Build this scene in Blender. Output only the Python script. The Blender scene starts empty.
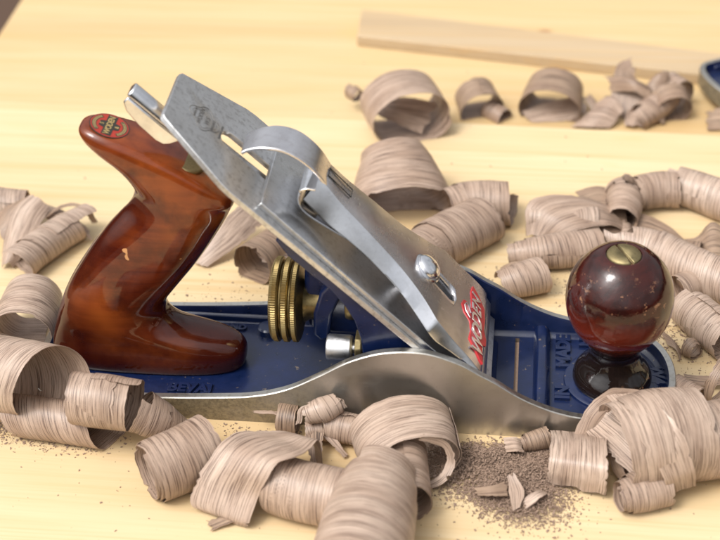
import bpy, bmesh, math, random
import numpy as np
from mathutils import Vector, Matrix, noise as mnoise
MM = 0.001
rnd = random.Random(7)
scene = bpy.context.scene
COL = scene.collection

# ------------------------------------------------------------------ helpers
def tag(o, label=None, cat=None, group=None, kind=None):
    if label: o['label'] = label
    if cat: o['category'] = cat
    if group: o['group'] = group
    if kind: o['kind'] = kind
    return o

def empty(name, loc=(0, 0, 0), rz=0):
    o = bpy.data.objects.new(name, None); COL.objects.link(o)
    o.empty_display_size = 0.01
    o.location = [c * MM for c in loc]; o.rotation_euler = (0, 0, rz)
    return o

def link(name, me, mats, parent=None, smooth=True, sharp=35):
    o = bpy.data.objects.new(name, me); COL.objects.link(o)
    for m in (mats if isinstance(mats, (list, tuple)) else [mats]): me.materials.append(m)
    if parent: o.parent = parent
    if smooth:
        me.polygons.foreach_set('use_smooth', [True] * len(me.polygons))
        bm = bmesh.new(); bm.from_mesh(me)
        for e in bm.edges:
            if len(e.link_faces) == 2 and e.calc_face_angle(0) > math.radians(sharp): e.smooth = False
        bm.to_mesh(me); bm.free()
    return o

def mesh(name, verts, faces, fm=None):
    me = bpy.data.meshes.new(name)
    me.from_pydata([tuple(c * MM for c in v) for v in verts], [], faces)
    if fm: me.polygons.foreach_set('material_index', fm)
    me.update()
    return me

def recalc(me):
    bm = bmesh.new(); bm.from_mesh(me)
    bmesh.ops.recalc_face_normals(bm, faces=bm.faces[:]); bm.to_mesh(me); bm.free()

def bevel(o, w, seg=2, ang=35):
    m = o.modifiers.new('bevel', 'BEVEL'); m.width = w * MM; m.segments = seg
    m.limit_method = 'ANGLE'; m.angle_limit = math.radians(ang)
    return o

def bake(o):
    dg = bpy.context.evaluated_depsgraph_get(); dg.update()
    me = bpy.data.meshes.new_from_object(o.evaluated_get(dg))
    o.modifiers.clear(); o.data = me
    return o

def cut(o, cutters):
    for c in cutters:
        m = o.modifiers.new('cut', 'BOOLEAN'); m.operation = 'DIFFERENCE'; m.object = c; m.solver = 'EXACT'
    bpy.context.view_layer.update()
    bake(o)
    for c in cutters: bpy.data.objects.remove(c)
    return o

def prism_me(name, poly, axis_map, a, b):
    """poly 2-D outline extruded from a to b; axis_map(p2, h) -> 3-D"""
    n = len(poly); V = [axis_map(p, a) for p in poly] + [axis_map(p, b) for p in poly]
    Fc = [tuple(range(n))[::-1], tuple(range(n, 2 * n))] + [(i, (i + 1) % n, n + (i + 1) % n, n + i) for i in range(n)]
    me = mesh(name, V, Fc); recalc(me)
    return me

def lathe_me(name, prof, seg=64, axis='z', org=(0, 0, 0), fn=None):
    V = []; Fc = []
    for (r, h) in prof:
        for k in range(seg):
            a = 2 * math.pi * k / seg; rr = max(r, 1e-3)
            if fn: rr = fn(rr, h, a)
            c, s = rr * math.cos(a), rr * math.sin(a)
            p = (c, s, h) if axis == 'z' else (h, c, s)
            V.append(tuple(p[i] + org[i] for i in range(3)))
    for i in range(len(prof) - 1):
        for k in range(seg):
            k2 = (k + 1) % seg
            Fc.append((i * seg + k, i * seg + k2, (i + 1) * seg + k2, (i + 1) * seg + k))
    Fc.append(tuple(range(seg))[::-1]); Fc.append(tuple((len(prof) - 1) * seg + k for k in range(seg)))
    me = mesh(name, V, Fc); recalc(me)
    return me

def xform(me, M):
    me.transform(Matrix.Translation(M.translation * MM) @ M.to_3x3().to_4x4()); return me

def tube_me(name, pts, rad, seg=10, closed=False):
    pts = [Vector(p) for p in pts]; n = len(pts); V = []; Fc = []
    prev = None
    for i, p in enumerate(pts):
        a = pts[(i - 1) % n] if (closed or i > 0) else p; b = pts[(i + 1) % n] if (closed or i < n - 1) else p
        t = (b - a).normalized()
        ref = prev if prev is not None else (Vector((0, 0, 1)) if abs(t.z) < .9 else Vector((1, 0, 0)))
        u = (ref - t * ref.dot(t)).normalized(); w = t.cross(u); prev = u
        r = rad[i] if isinstance(rad, (list, tuple)) else rad
        for k in range(seg):
            an = 2 * math.pi * k / seg; V.append(p + u * r * math.cos(an) + w * r * math.sin(an))
    m = n if closed else n - 1
    for i in range(m):
        j = (i + 1) % n
        for k in range(seg): Fc.append((i * seg + k, i * seg + (k + 1) % seg, j * seg + (k + 1) % seg, j * seg + k))
    if not closed: Fc += [tuple(range(seg))[::-1], tuple((n - 1) * seg + k for k in range(seg))]
    me = mesh(name, V, Fc); recalc(me)
    return me

def interp(tab, x):
    if x <= tab[0][0]: return tab[0][1]
    for (a, va), (b, vb) in zip(tab, tab[1:]):
        if x <= b: return va + (vb - va) * (x - a) / (b - a)
    return tab[-1][1]

def catmull(P, n):
    """P list of np arrays -> n samples"""
    P = [np.array(p, float) for p in P]
    if len(P) == 1: return [P[0]] * n
    Q = [2 * P[0] - P[1]] + P + [2 * P[-1] - P[-2]]; out = []
    for i in range(n):
        t = i / (n - 1) * (len(P) - 1); k = min(int(t), len(P) - 2); f = t - k
        a, b, c, d = Q[k], Q[k + 1], Q[k + 2], Q[k + 3]
        out.append(.5 * (2 * b + (c - a) * f + (2 * a - 5 * b + 4 * c - d) * f * f + (3 * b - a - 3 * c + d) * f ** 3))
    return out

def text_me(txt, size, depth, shear=0, bold=0.0, spacing=1.0):
    cu = bpy.data.curves.new('txt', 'FONT'); cu.body = txt; cu.size = size; cu.extrude = depth / 2
    cu.align_x = 'CENTER'; cu.align_y = 'CENTER'; cu.shear = shear; cu.offset = bold; cu.space_character = spacing
    cu.resolution_u = 4; cu.bevel_depth = min(.12, depth * .3); cu.bevel_resolution = 1
    o = bpy.data.objects.new('txt', cu); COL.objects.link(o); bpy.context.view_layer.update()
    me = bpy.data.meshes.new_from_object(o.evaluated_get(bpy.context.evaluated_depsgraph_get()))
    bpy.data.objects.remove(o)
    return me

def frame(o, x, y, z):
    """matrix (mm) with axes x,y,z and origin o"""
    x, y, z = Vector(x).normalized(), Vector(y).normalized(), Vector(z).normalized()
    return Matrix(((x.x, y.x, z.x, o[0]), (x.y, y.y, z.y, o[1]), (x.z, y.z, z.z, o[2]), (0, 0, 0, 1)))

def place(me, M):
    me.transform(Matrix.Diagonal((MM, MM, MM, 1)) @ M); return me

# ------------------------------------------------------------------ materials
class NT:
    def __init__(s, name):
        s.m = bpy.data.materials.new(name); s.m.use_nodes = True; s.t = s.m.node_tree; s.n = s.t.nodes
        s.b = s.n['Principled BSDF']; s.out = s.n['Material Output']
    def add(s, typ, **kw):
        n = s.n.new(typ)
        for k, v in kw.items():
            if hasattr(n, k) and k not in n.inputs: setattr(n, k, v)
            else: n.inputs[k].default_value = v
        return n
    def l(s, a, b): s.t.links.new(a, b)
    def coord(s, kind='Object', scale=(1, 1, 1), rot=(0, 0, 0)):
        tc = s.add('ShaderNodeTexCoord'); mp = s.add('ShaderNodeMapping')
        mp.inputs['Scale'].default_value = scale; mp.inputs['Rotation'].default_value = rot
        s.l(tc.outputs[kind], mp.inputs['Vector']); return mp.outputs[0]
    def noise(s, vec, scale, detail=4, rough=.55, dist=0):
        n = s.add('ShaderNodeTexNoise'); n.inputs['Scale'].default_value = scale; n.inputs['Detail'].default_value = detail
        n.inputs['Roughness'].default_value = rough; n.inputs['Distortion'].default_value = dist
        if vec is not None: s.l(vec, n.inputs['Vector'])
        return n.outputs['Fac']
    def ramp(s, fac, stops, interp='LINEAR'):
        r = s.add('ShaderNodeValToRGB'); cr = r.color_ramp; cr.interpolation = interp
        while len(cr.elements) < len(stops): cr.elements.new(.5)
        for e, (p, c) in zip(cr.elements, stops):
            e.position = p; e.color = (c if isinstance(c, (tuple, list)) else (c, c, c)) + ((1,) if isinstance(c, tuple) else (1,)) if isinstance(c, tuple) else (c, c, c, 1)
        s.l(fac, r.inputs[0]); return r.outputs[0]
    def mix(s, fac, a, b, mode='MIX'):
        n = s.add('ShaderNodeMix', data_type='RGBA', blend_type=mode)
        for i, v in ((0, fac), (6, a), (7, b)):
            if isinstance(v, bpy.types.NodeSocket): s.l(v, n.inputs[i])
            else: n.inputs[i].default_value = v if i == 0 else tuple(v) + (1,)
        return n.outputs[2]
    def math(s, op, a, b=0):
        n = s.add('ShaderNodeMath', operation=op)
        for i, v in ((0, a), (1, b)):
            if isinstance(v, bpy.types.NodeSocket): s.l(v, n.inputs[i])
            else: n.inputs[i].default_value = v
        return n.outputs[0]
    def bump(s, h, strength=.3, dist=.0002):
        n = s.add('ShaderNodeBump'); n.inputs['Strength'].default_value = strength; n.inputs['Distance'].default_value = dist
        s.l(h, n.inputs['Height']); s.l(n.outputs[0], s.b.inputs['Normal']); return n
    def set(s, key, v):
        if isinstance(v, bpy.types.NodeSocket): s.l(v, s.b.inputs[key])
        else: s.b.inputs[key].default_value = (tuple(v) + (1,)) if isinstance(v, tuple) and len(v) == 3 else v

def m_pine(name, tint=1.0, sc=1.0, c1=(.63, .47, .262), c2=(.68, .54, .335), c3=(.53, .335, .145), knot=None):
    s = NT(name)
    v = s.coord('Object', (4 * sc, 60 * sc, 60 * sc))
    n1 = s.noise(v, 1.2, 5, .55, .6)
    v2 = s.coord('Object', (14, 620, 620)); n2 = s.noise(v2, 1.0, 4, .6)
    v3 = s.coord('Object', (1.2, 13, 13)); n3 = s.noise(v3, 1.0, 2, .5)
    base = s.mix(s.ramp(n1, [(.3, 0.0), (.7, 1.0)]), c1, c2)
    base = s.mix(s.math('MULTIPLY', s.ramp(n3, [(.5, 0.0), (.72, 1.0)]), .55), base, c3)
    base = s.mix(s.math('MULTIPLY', s.ramp(n2, [(.46, 0.0), (.72, 1.0)]), .26), base, c3)
    v4 = s.coord('Object', (9, 30, 30)); n4 = s.noise(v4, 1.3, 3, .6)
    base = s.mix(s.math('MULTIPLY', s.ramp(n4, [(.62, 0.0), (.75, 1.0)]), .35), base, (.68, .42, .15))
    v5 = s.coord('Object', (2.2, 150, 150)); n5 = s.noise(v5, 1.0, 3, .5, .8)
    base = s.mix(s.math('MULTIPLY', s.ramp(n5, [(.56, 0.0), (.60, 1.0), (.62, 1.0), (.68, 0.0)]), .30), base, (.55, .34, .13))
    if knot:
        tk = s.add('ShaderNodeTexCoord'); mk = s.add('ShaderNodeMapping'); s.l(tk.outputs['Object'], mk.inputs[0])
        mk.inputs['Location'].default_value = (-knot[0] * MM * 130, -knot[1] * MM * 260, 0); mk.inputs['Scale'].default_value = (130, 260, 0)
        ln = s.add('ShaderNodeVectorMath', operation='LENGTH'); s.l(mk.outputs[0], ln.inputs[0])
        d = s.math('ADD', ln.outputs['Value'], s.math('MULTIPLY', n1, .5))
        base = s.mix(s.ramp(d, [(.35, .75), (.95, 0.0)]), base, (.30, .12, .05))
    s.set('Base Color', base); s.set('Roughness', .55); s.b.inputs['Specular IOR Level'].default_value = .3
    s.bump(n2, .08, .0002)
    return s.m

def m_shaving(name, c_lo, c_hi, dark):
    s = NT(name)
    tc = s.add('ShaderNodeUVMap'); oi = s.add('ShaderNodeObjectInfo')
    comb = s.add('ShaderNodeCombineXYZ'); s.l(s.math('MULTIPLY', oi.outputs['Random'], 37.0), comb.inputs[0]); s.l(s.math('MULTIPLY', oi.outputs['Random'], 91.0), comb.inputs[1])
    def uv(sx, sy):
        mp = s.add('ShaderNodeMapping'); mp.inputs['Scale'].default_value = (sx, sy, 1)
        s.l(tc.outputs[0], mp.inputs[0]); s.l(comb.outputs[0], mp.inputs[1]); return mp.outputs[0]
    lo = s.noise(uv(.03, .16), 1, 3, .5)
    fib = s.noise(uv(.025, 2.4), 1, 6, .7)
    dash = s.noise(uv(.055, 3.3), 1, 3, .55, 0)
    dash2 = s.noise(uv(.03, 1.7), 1, 3, .6, 0)
    mot = s.noise(uv(.5, .5), 1, 3, .6)
    hi = s.mix(s.ramp(lo, [(.35, 0.0), (.65, 1.0)]), c_lo, c_hi)
    col = s.mix(s.math('MULTIPLY', s.ramp(fib, [(.34, 1.0), (.58, 0.0)]), .42), hi, tuple(x * .62 for x in c_lo))
    col = s.mix(s.math('MULTIPLY', s.ramp(dash, [(.55, 0.0), (.605, 1.0)]), .9), col, dark)
    col = s.mix(s.math('MULTIPLY', s.ramp(dash2, [(.57, 0.0), (.63, 1.0)]), .65), col, dark)
    col = s.mix(s.math('MULTIPLY', s.ramp(mot, [(.45, 0.0), (.7, 1.0)]), .15), col, tuple(x * .6 for x in c_lo))
    s.set('Base Color', col); s.set('Roughness', .42); s.b.inputs['Specular IOR Level'].default_value = .5
    h = s.math('SUBTRACT', fib, s.math('MULTIPLY', s.ramp(dash, [(.58, 0.0), (.68, 1.0)]), .6))
    s.bump(h, .14, .0003)
    tr = s.add('ShaderNodeBsdfTranslucent'); s.l(col, tr.inputs['Color'])
    mx = s.add('ShaderNodeMixShader'); mx.inputs[0].default_value = .16
    s.l(s.b.outputs[0], mx.inputs[1]); s.l(tr.outputs[0], mx.inputs[2]); s.l(mx.outputs[0], s.out.inputs[0])
    return s.m

def m_metal(name, col, rough, dirt=None, dirt_amt=.4, scale=60, brush=(1, 1, 1), brush_amt=.25, bump=.04, metallic=1.0):
    s = NT(name)
    n1 = s.noise(s.coord('Object', (1, 1, 1)), scale, 6, .65)
    n2 = s.noise(s.coord('Object', brush), 900, 3, .6)
    n3 = s.noise(s.coord('Object', (1, 1, 1)), scale * 9, 4, .7)
    base = s.mix(s.ramp(n1, [(.3, 0.0), (.75, 1.0)]), col, tuple(c * .72 for c in col))
    if dirt: base = s.mix(s.math('MULTIPLY', s.ramp(n3, [(.5, 0.0), (.72, 1.0)]), dirt_amt), base, dirt)
    s.set('Base Color', base); s.set('Metallic', metallic)
    r = s.math('ADD', s.math('MULTIPLY', n2, brush_amt), rough - brush_amt / 2)
    r = s.math('ADD', s.math('MULTIPLY', s.ramp(n1, [(.4, 0.0), (.7, 1.0)]), .12), r)
    s.set('Roughness', r)
    s.bump(n2, bump * 4, .00004)
    return s.m

def m_wood_varnish(name, tote=True):
    s = NT(name)
    if tote:
        v = s.coord('Object', (30, 170, 330), (0, math.radians(8), 0)); n1 = s.noise(v, 1, 6, .6, .4)
        big = s.noise(s.coord('Object'), 28, 3, .5)
        base = s.mix(s.ramp(n1, [(.3, 0.0), (.7, 1.0)]), (.080, .0105, .003), (.19, .033, .008))
        base = s.mix(s.math('MULTIPLY', s.ramp(big, [(.42, 0.0), (.7, 1.0)]), .6), base, (.44, .11, .018))
        base = s.mix(s.math('MULTIPLY', s.ramp(s.noise(s.coord('Object', (1, 1, 1)), 45, 5, .6), [(.47, 0.0), (.66, 1.0)]), .85), base, (.035, .005, .003))
        # darker towards the foot; shading of the rounded edges is put into the colour
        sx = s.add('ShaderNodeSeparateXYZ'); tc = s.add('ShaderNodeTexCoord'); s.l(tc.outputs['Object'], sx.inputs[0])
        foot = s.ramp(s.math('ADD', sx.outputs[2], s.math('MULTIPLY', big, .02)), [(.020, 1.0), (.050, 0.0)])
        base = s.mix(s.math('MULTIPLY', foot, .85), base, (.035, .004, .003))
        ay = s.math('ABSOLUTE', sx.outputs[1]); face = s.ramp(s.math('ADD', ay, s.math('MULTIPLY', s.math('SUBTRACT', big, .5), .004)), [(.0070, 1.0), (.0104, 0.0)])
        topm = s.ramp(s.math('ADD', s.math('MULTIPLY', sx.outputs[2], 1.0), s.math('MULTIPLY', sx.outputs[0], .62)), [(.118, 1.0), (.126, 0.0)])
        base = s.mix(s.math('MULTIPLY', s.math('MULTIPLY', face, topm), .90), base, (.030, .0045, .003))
        chips = s.noise(s.coord('Object', (1, 1, 1)), 120, 2, .5)
        cm = s.ramp(chips, [(.735, 0.0), (.75, 1.0)])
        base = s.mix(cm, base, (.52, .25, .10))
    else:
        n1 = s.noise(s.coord('Object', (80, 80, 40)), 1, 6, .65, .6)
        big = s.noise(s.coord('Object'), 55, 5, .65, .5)
        base = s.mix(s.ramp(big, [(.40, 0.0), (.62, 1.0)]), (.012, .004, .0035), (.05, .009, .006))
        sx = s.add('ShaderNodeSeparateXYZ'); tc = s.add('ShaderNodeTexCoord'); s.l(tc.outputs['Object'], sx.inputs[0])
        h = s.math('ADD', sx.outputs[2], s.math('MULTIPLY', s.math('SUBTRACT', big, .5), .03))
        band = s.ramp(h, [(.0, 0.0), (.024, 0.0), (.031, 1.0), (.040, 1.0), (.047, 0.0), (1, 0.0)])
        base = s.mix(s.math('MULTIPLY', band, .65), base, (.17, .022, .009))
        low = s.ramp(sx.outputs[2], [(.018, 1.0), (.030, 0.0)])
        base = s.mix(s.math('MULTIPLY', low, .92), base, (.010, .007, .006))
        ch = s.noise(s.coord('Object', (1, 1, 1.4)), 230, 4, .75)
        msk = s.noise(s.coord('Object'), 60, 2, .5)
        cm = s.math('MULTIPLY', s.ramp(ch, [(.60, 0.0), (.63, 1.0)]), s.ramp(msk, [(.50, 0.0), (.58, 1.0)]))
        base = s.mix(s.math('MULTIPLY', cm, .8), base, (.27, .13, .07))
    s.set('Base Color', base)
    sc = s.noise(s.coord('Object', (1, 1, 1)), 160, 5, .7)
    s.set('Roughness', s.math('ADD', s.math('MULTIPLY', s.ramp(sc, [(.45, 0.0), (.75, 1.0)]), .14), .045))
    s.b.inputs['Coat Weight'].default_value = .0; s.b.inputs['Specular IOR Level'].default_value = .5
    s.bump(s.noise(s.coord('Object', (1, 1, 1)), 90 if tote else 170, 4, .6), .05 if tote else .22, .0006)
    return s.m

def m_blue():
    s = NT('blue enamel')
    n = s.noise(s.coord('Object'), 140, 5, .65); d = s.noise(s.coord('Object'), 420, 3, .7)
    base = s.mix(s.ramp(n, [(.35, 0.0), (.7, 1.0)]), (.0032, .0095, .040), (.005, .0135, .061))
    base = s.mix(s.math('MULTIPLY', s.ramp(d, [(.66, 0.0), (.72, 1.0)]), .7), base, (.20, .15, .10))
    s.set('Base Color', base)
    s.set('Roughness', s.math('ADD', s.math('MULTIPLY', n, .3), .16))
    s.bump(s.noise(s.coord('Object'), 260, 3, .6), .35, .0003)
    s.b.inputs['Coat Weight'].default_value = .35; s.b.inputs['Coat Roughness'].default_value = .12
    return s.m

def m_iron_side():
    s = NT('cast iron side')
    sx = s.add('ShaderNodeSeparateXYZ'); tc = s.add('ShaderNodeTexCoord'); s.l(tc.outputs['Object'], sx.inputs[0])
    big = s.noise(s.coord('Object'), 35, 5, .65, .4); fine = s.noise(s.coord('Object'), 480, 5, .75)
    brush = s.noise(s.coord('Object', (1, 1, 12)), 160, 3, .6)
    base = s.mix(s.ramp(big, [(.35, 0.0), (.7, 1.0)]), (.60, .585, .55), (.48, .46, .42))
    x = s.math('ADD', sx.outputs[0], s.math('MULTIPLY', s.math('SUBTRACT', big, .5), .10))
    rust = s.ramp(x, [(0.0, 1.0), (.085, 1.0), (.135, 0.0), (1, 0.0)])
    rustc = s.mix(s.ramp(fine, [(.38, 0.0), (.68, 1.0)]), (.12, .085, .035), (.34, .27, .14))
    base = s.mix(s.math('MULTIPLY', rust, .85), base, rustc)
    base = s.mix(s.math('MULTIPLY', s.ramp(fine, [(.60, 0.0), (.72, 1.0)]), .35), base, (.13, .10, .07))
    s.set('Base Color', base)
    s.set('Metallic', s.math('SUBTRACT', .96, s.math('MULTIPLY', rust, .45)))
    s.set('Roughness', s.math('ADD', s.math('ADD', .30, s.math('MULTIPLY', rust, .2)), s.math('MULTIPLY', brush, .12)))
    s.bump(s.math('ADD', fine, brush), .12, .0002)
    return s.m

def m_plain(name, col, rough=.5, metallic=0.0, nz=None, amt=.4):
    s = NT(name)
    n = s.noise(s.coord('Object'), nz or 200, 4, .65)
    s.set('Base Color', s.mix(s.math('MULTIPLY', n, amt), col, tuple(c * .45 for c in col)))
    s.set('Roughness', rough); s.set('Metallic', metallic); s.bump(n, .08, .0002)
    return s.m

PINE = m_pine('pine board'); PINEB = m_pine('rear pine board', c1=(.57, .405, .20), c2=(.61, .465, .265), c3=(.46, .27, .105), knot=(194.0, 301.8)); PINE2 = m_pine('pine strip', c1=(.45, .33, .20), c2=(.52, .40, .255), c3=(.33, .22, .12))
SHV = [m_shaving('walnut shaving', (.42, .292, .212), (.58, .43, .33), (.085, .045, .03)),
       m_shaving('pale walnut shaving', (.48, .345, .26), (.64, .49, .385), (.10, .055, .036)),
       m_shaving('brown walnut shaving', (.34, .225, .155), (.46, .325, .225), (.06, .032, .02))]
BLUE = m_blue(); SIDE = m_iron_side()
EDGE = m_metal('machined edge', (.62, .595, .54), .34, (.2, .15, .08), .4, 60)
STEEL = m_metal('cutter steel', (.80, .80, .80), .36, (.17, .15, .13), .5, 55, (1, 1, 6), .12)
STEEL2 = m_metal('cap iron steel', (.76, .765, .77), .28, (.2, .18, .15), .35, 50, (1, 8, 1), .12)
NICKEL = m_metal('lever cap nickel', (.84, .82, .835), .20, (.3, .24, .2), .25, 30, (1, 1, 8), .10)
CHROME = m_metal('polished nickel', (.90, .905, .93), .14, (.3, .28, .26), .15, 60, (1, 1, 1), .05, .02)
BRASS = m_metal('aged brass', (.36, .27, .12), .34, (.10, .06, .025), .6, 90, (1, 1, 1), .12)
BRASSD = m_metal('dull brass', (.36, .29, .15), .5, (.14, .10, .05), .5, 120, (1, 1, 1), .12)
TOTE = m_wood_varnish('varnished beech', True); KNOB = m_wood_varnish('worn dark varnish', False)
RED = m_plain('red enamel', (.62, .035, .04), .35); DECR = m_plain('decal red', (.42, .035, .018), .4)
BLK = m_plain('decal black', (.035, .03, .02), .4); GOLD = m_plain('decal gold', (.42, .30, .12), .45)
STAMP = m_plain('etched mark', (.20, .19, .18), .6, .5); DARK = m_plain('grime', (.012, .010, .008), .8)
DUST = [m_plain('walnut dust', (.36, .245, .175), .9, 0, 1400, .95)]
GROUND = m_plain('ground', (.09, .05, .03), .9, 0, 6, .5)

# ------------------------------------------------------------------ the hand plane (x = toe, y = far side, z = up)
plane = tag(empty('hand_plane'), 'blue metal hand plane with glossy red-brown handle and round dark knob standing among the shavings', 'hand plane')
L, HW = 245.0, 29.3
HT = [(0, 8.6), (45, 9.3), (76, 11.2), (90, 13.0), (102, 17.0), (114, 24.2), (124, 31.0), (133, 35.2), (140, 37.0), (147, 37.6), (155, 36.8), (165, 33.0),
      (172, 28.6), (178, 25.0), (184, 20.6), (190, 17.0), (197, 13.8), (203, 11.9), (209, 10.8), (225, 9.6), (245, 8.8)]
HTs = [catmull([np.array(p) for p in HT], 260)][0]
def hgt(x): return interp([(float(p[0]), float(p[1])) for p in HTs], x)
def half(x):
    if x > L - 27: t = (x - (L - 27)) / 27; return HW * max(0, 1 - t ** 2.15) ** (1 / 2.15)
    if x < 12: t = (12 - x) / 12; return HW * max(0, 1 - t ** 2.6) ** (1 / 2.6)
    return HW
def build_body():
    xs = [12 * (1 - math.cos(math.pi / 2 * i / 9)) for i in range(10)]
    xs = [12 - 12 * math.sin(math.pi / 2 * (1 - i / 14)) for i in range(15)]
    x = 13.5
    while x < L - 27.5: xs.append(x); x += 1.5
    xs += [L - 27 + 27 * math.sin(math.pi / 2 * i / 24) for i in range(25)]
    xs[0] = 0; xs[-1] = L
    ring = [(x, -half(x)) for x in xs] + [(x, half(x)) for x in xs[::-1][1:-1]]
    n = len(ring); nor = []
    for i in range(n):
        a, b = ring[i - 1], ring[(i + 1) % n]; t = Vector((b[0] - a[0], b[1] - a[1])).normalized(); nor.append((t.y, -t.x))
    def thick(x): return 3.0
    rows = []
    for (inset, zf) in ((0, lambda x: .1), (0, lambda x: hgt(x) - .35), (.35, lambda x: hgt(x)), (-1, lambda x: hgt(x) - .0), (-2, lambda x: hgt(x) - .5),
                        (-3, lambda x: 6.2), (-4, lambda x: 4.7), (-5, lambda x: 4.0)):
        r = []
        for (p, q) in zip(ring, nor):
            th = thick(p[0]); ins = {-1: th - .4, -2: th, -3: th + .25, -4: th + 1.0, -5: th + 2.4}.get(inset, inset)
            wob = .12 * mnoise.noise(Vector((p[0] * .07, p[1] * .07, 0)))
            r.append((p[0] - q[0] * ins, p[1] - q[1] * (ins + wob * (inset <= -2)), zf(p[0])))
        rows.append(r)
    V = [v for r in rows for v in r]; Fc = []; fm = []
    for k in range(len(rows) - 1):
        for i in range(n):
            j = (i + 1) % n; Fc.append((k * n + i, k * n + j, (k + 1) * n + j, (k + 1) * n + i))
            fm.append(0 if k == 0 else (1 if k in (1, 2) else 2))
    # floor and sole as strips across, mouth left open
    def strip(z, ring_pts, mi, flip):
        lo = ring_pts[:len(xs)]; hi = [ring_pts[0]] + ring_pts[len(xs):][::-1] + [ring_pts[len(xs) - 1]]
        for a in range(len(xs) - 1):
            x0, x1 = lo[a][0], lo[a + 1][0]
            bars = [(lo[a][1], lo[a + 1][1], hi[a][1], hi[a + 1][1])]
            if 184.2 < (x0 + x1) / 2 < 185.8: bars = [(lo[a][1], lo[a + 1][1], -23, -23), (23, 23, hi[a][1], hi[a + 1][1])]
            for b in bars:
                k = len(V); V.extend([(x0, b[0], z), (x1, b[1], z), (x1, b[3], z), (x0, b[2], z)])
                Fc.append((k, k + 1, k + 2, k + 3) if not flip else (k + 3, k + 2, k + 1, k)); fm.append(mi)
    strip(4.0, rows[-1], 2, False); strip(.1, rows[0], 1, True)
    # mouth walls
    mx0 = min(x for x in xs if x > 183.0 ); ms = [x for x in xs if True]
    cand = [(a, b) for a, b in zip([r[0] for r in rows[-1][:len(xs)]], [r[0] for r in rows[-1][1:len(xs)]]) if 184.2 < (a + b) / 2 < 185.8]
    xa, xb = cand[0][0], cand[-1][1]
    k = len(V); V.extend([(xa, -23, .5), (xb, -23, .5), (xb, 23, .5), (xa, 23, .5), (xa, -23, 4), (xb, -23, 4), (xb, 23, 4), (xa, 23, 4)])
    for a, b in ((0, 1), (1, 2), (2, 3), (3, 0)): Fc.append((k + a, k + b, k + 4 + b, k + 4 + a)); fm.append(1)
    me = mesh('body', V, Fc, fm)
    return link('body', me, [SIDE, EDGE, BLUE], plane, sharp=40)
body = build_body()
def part(name, me, mat, parent=None, bev=0, sharp=35, seg=2):
    o = link(name, me, mat, parent or plane, sharp=sharp)
    if bev: bevel(o, bev, seg)
    return o
part('dust_plug', prism_me('pd', [(183.0, -22.8), (187, -22.8), (187, 22.8), (183.0, 22.8)], lambda p, h: (p[0], p[1], h), .6, 2.2), DUST[0])  # brown bits of the mouth, with a plug added to keep the gap dark
# cross rib in front of the mouth, side ribs, bosses
def boxm(x0, x1, y0, y1, z0, z1): return prism_me('box', [(x0, y0), (x1, y0), (x1, y1), (x0, y1)], lambda p, h: (p[0], p[1], h), z0, z1)
rib = part('cross_rib', prism_me('rib', [(191.6, 3.5), (192.3, 7.2), (193.2, 8.4), (195.0, 8.7), (196.5, 8.2), (197.6, 6.6), (198.4, 3.5)], lambda p, h: (p[0], h, p[1]), -26.6, 26.6), BLUE, bev=.4)
part('side_rib', prism_me('rib', [(24.4, 3.6), (25.0, 6.4), (26.6, 7.2), (27.2, 3.6)], lambda p, h: (h, p[0], p[1]), 14, 106), BLUE, bev=.4)
part('knob_boss', lathe_me('boss', [(18.2, 3.6), (17.8, 4.9), (16.8, 5.4), (2, 5.5)], 48, org=(221.3, 0, 0)), BLUE)
# cast lettering
def bed_text(txt, size, x, y, z, rot, depth=1.3, name='cast_lettering', mat=None, bold=.16):
    me = text_me(txt, size, depth, bold=bold)
    M = Matrix.Translation((x, y, z)) @ Matrix.Rotation(rot, 4, 'Z'); place(me, M)
    return part(name, me, mat or BLUE)
bed_text('BEVAI', 6.6, 62, -17.6, 4.3, 0); bed_text('IN', 6.0, 37, -17.0, 4.3, 0)
bed_text('ENGLAND', 4.4, 67, 20.5, 4.3, 0)
bed_text('MADE', 7.2, 203.4, 15.5, 4.3, math.pi / 2, 1.7, bold=.3); bed_text('IN', 7.2, 203.0, -9, 4.3, math.pi / 2, 1.7, bold=.3)
bed_text('W4', 6.8, 238.6, 3.5, 4.4, -math.pi / 2, 2.0, bold=.28)
bed_text('N', 6.5, 212, 21.5, 4.3, math.pi / 2, 1.6)
part('cast_boss', lathe_me('cb', [(4.2, 3.6), (3.9, 6.4), (3.2, 7.0), (.5, 7.0)], 24, org=(86, 19.5, 0)), BLUE)
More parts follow.
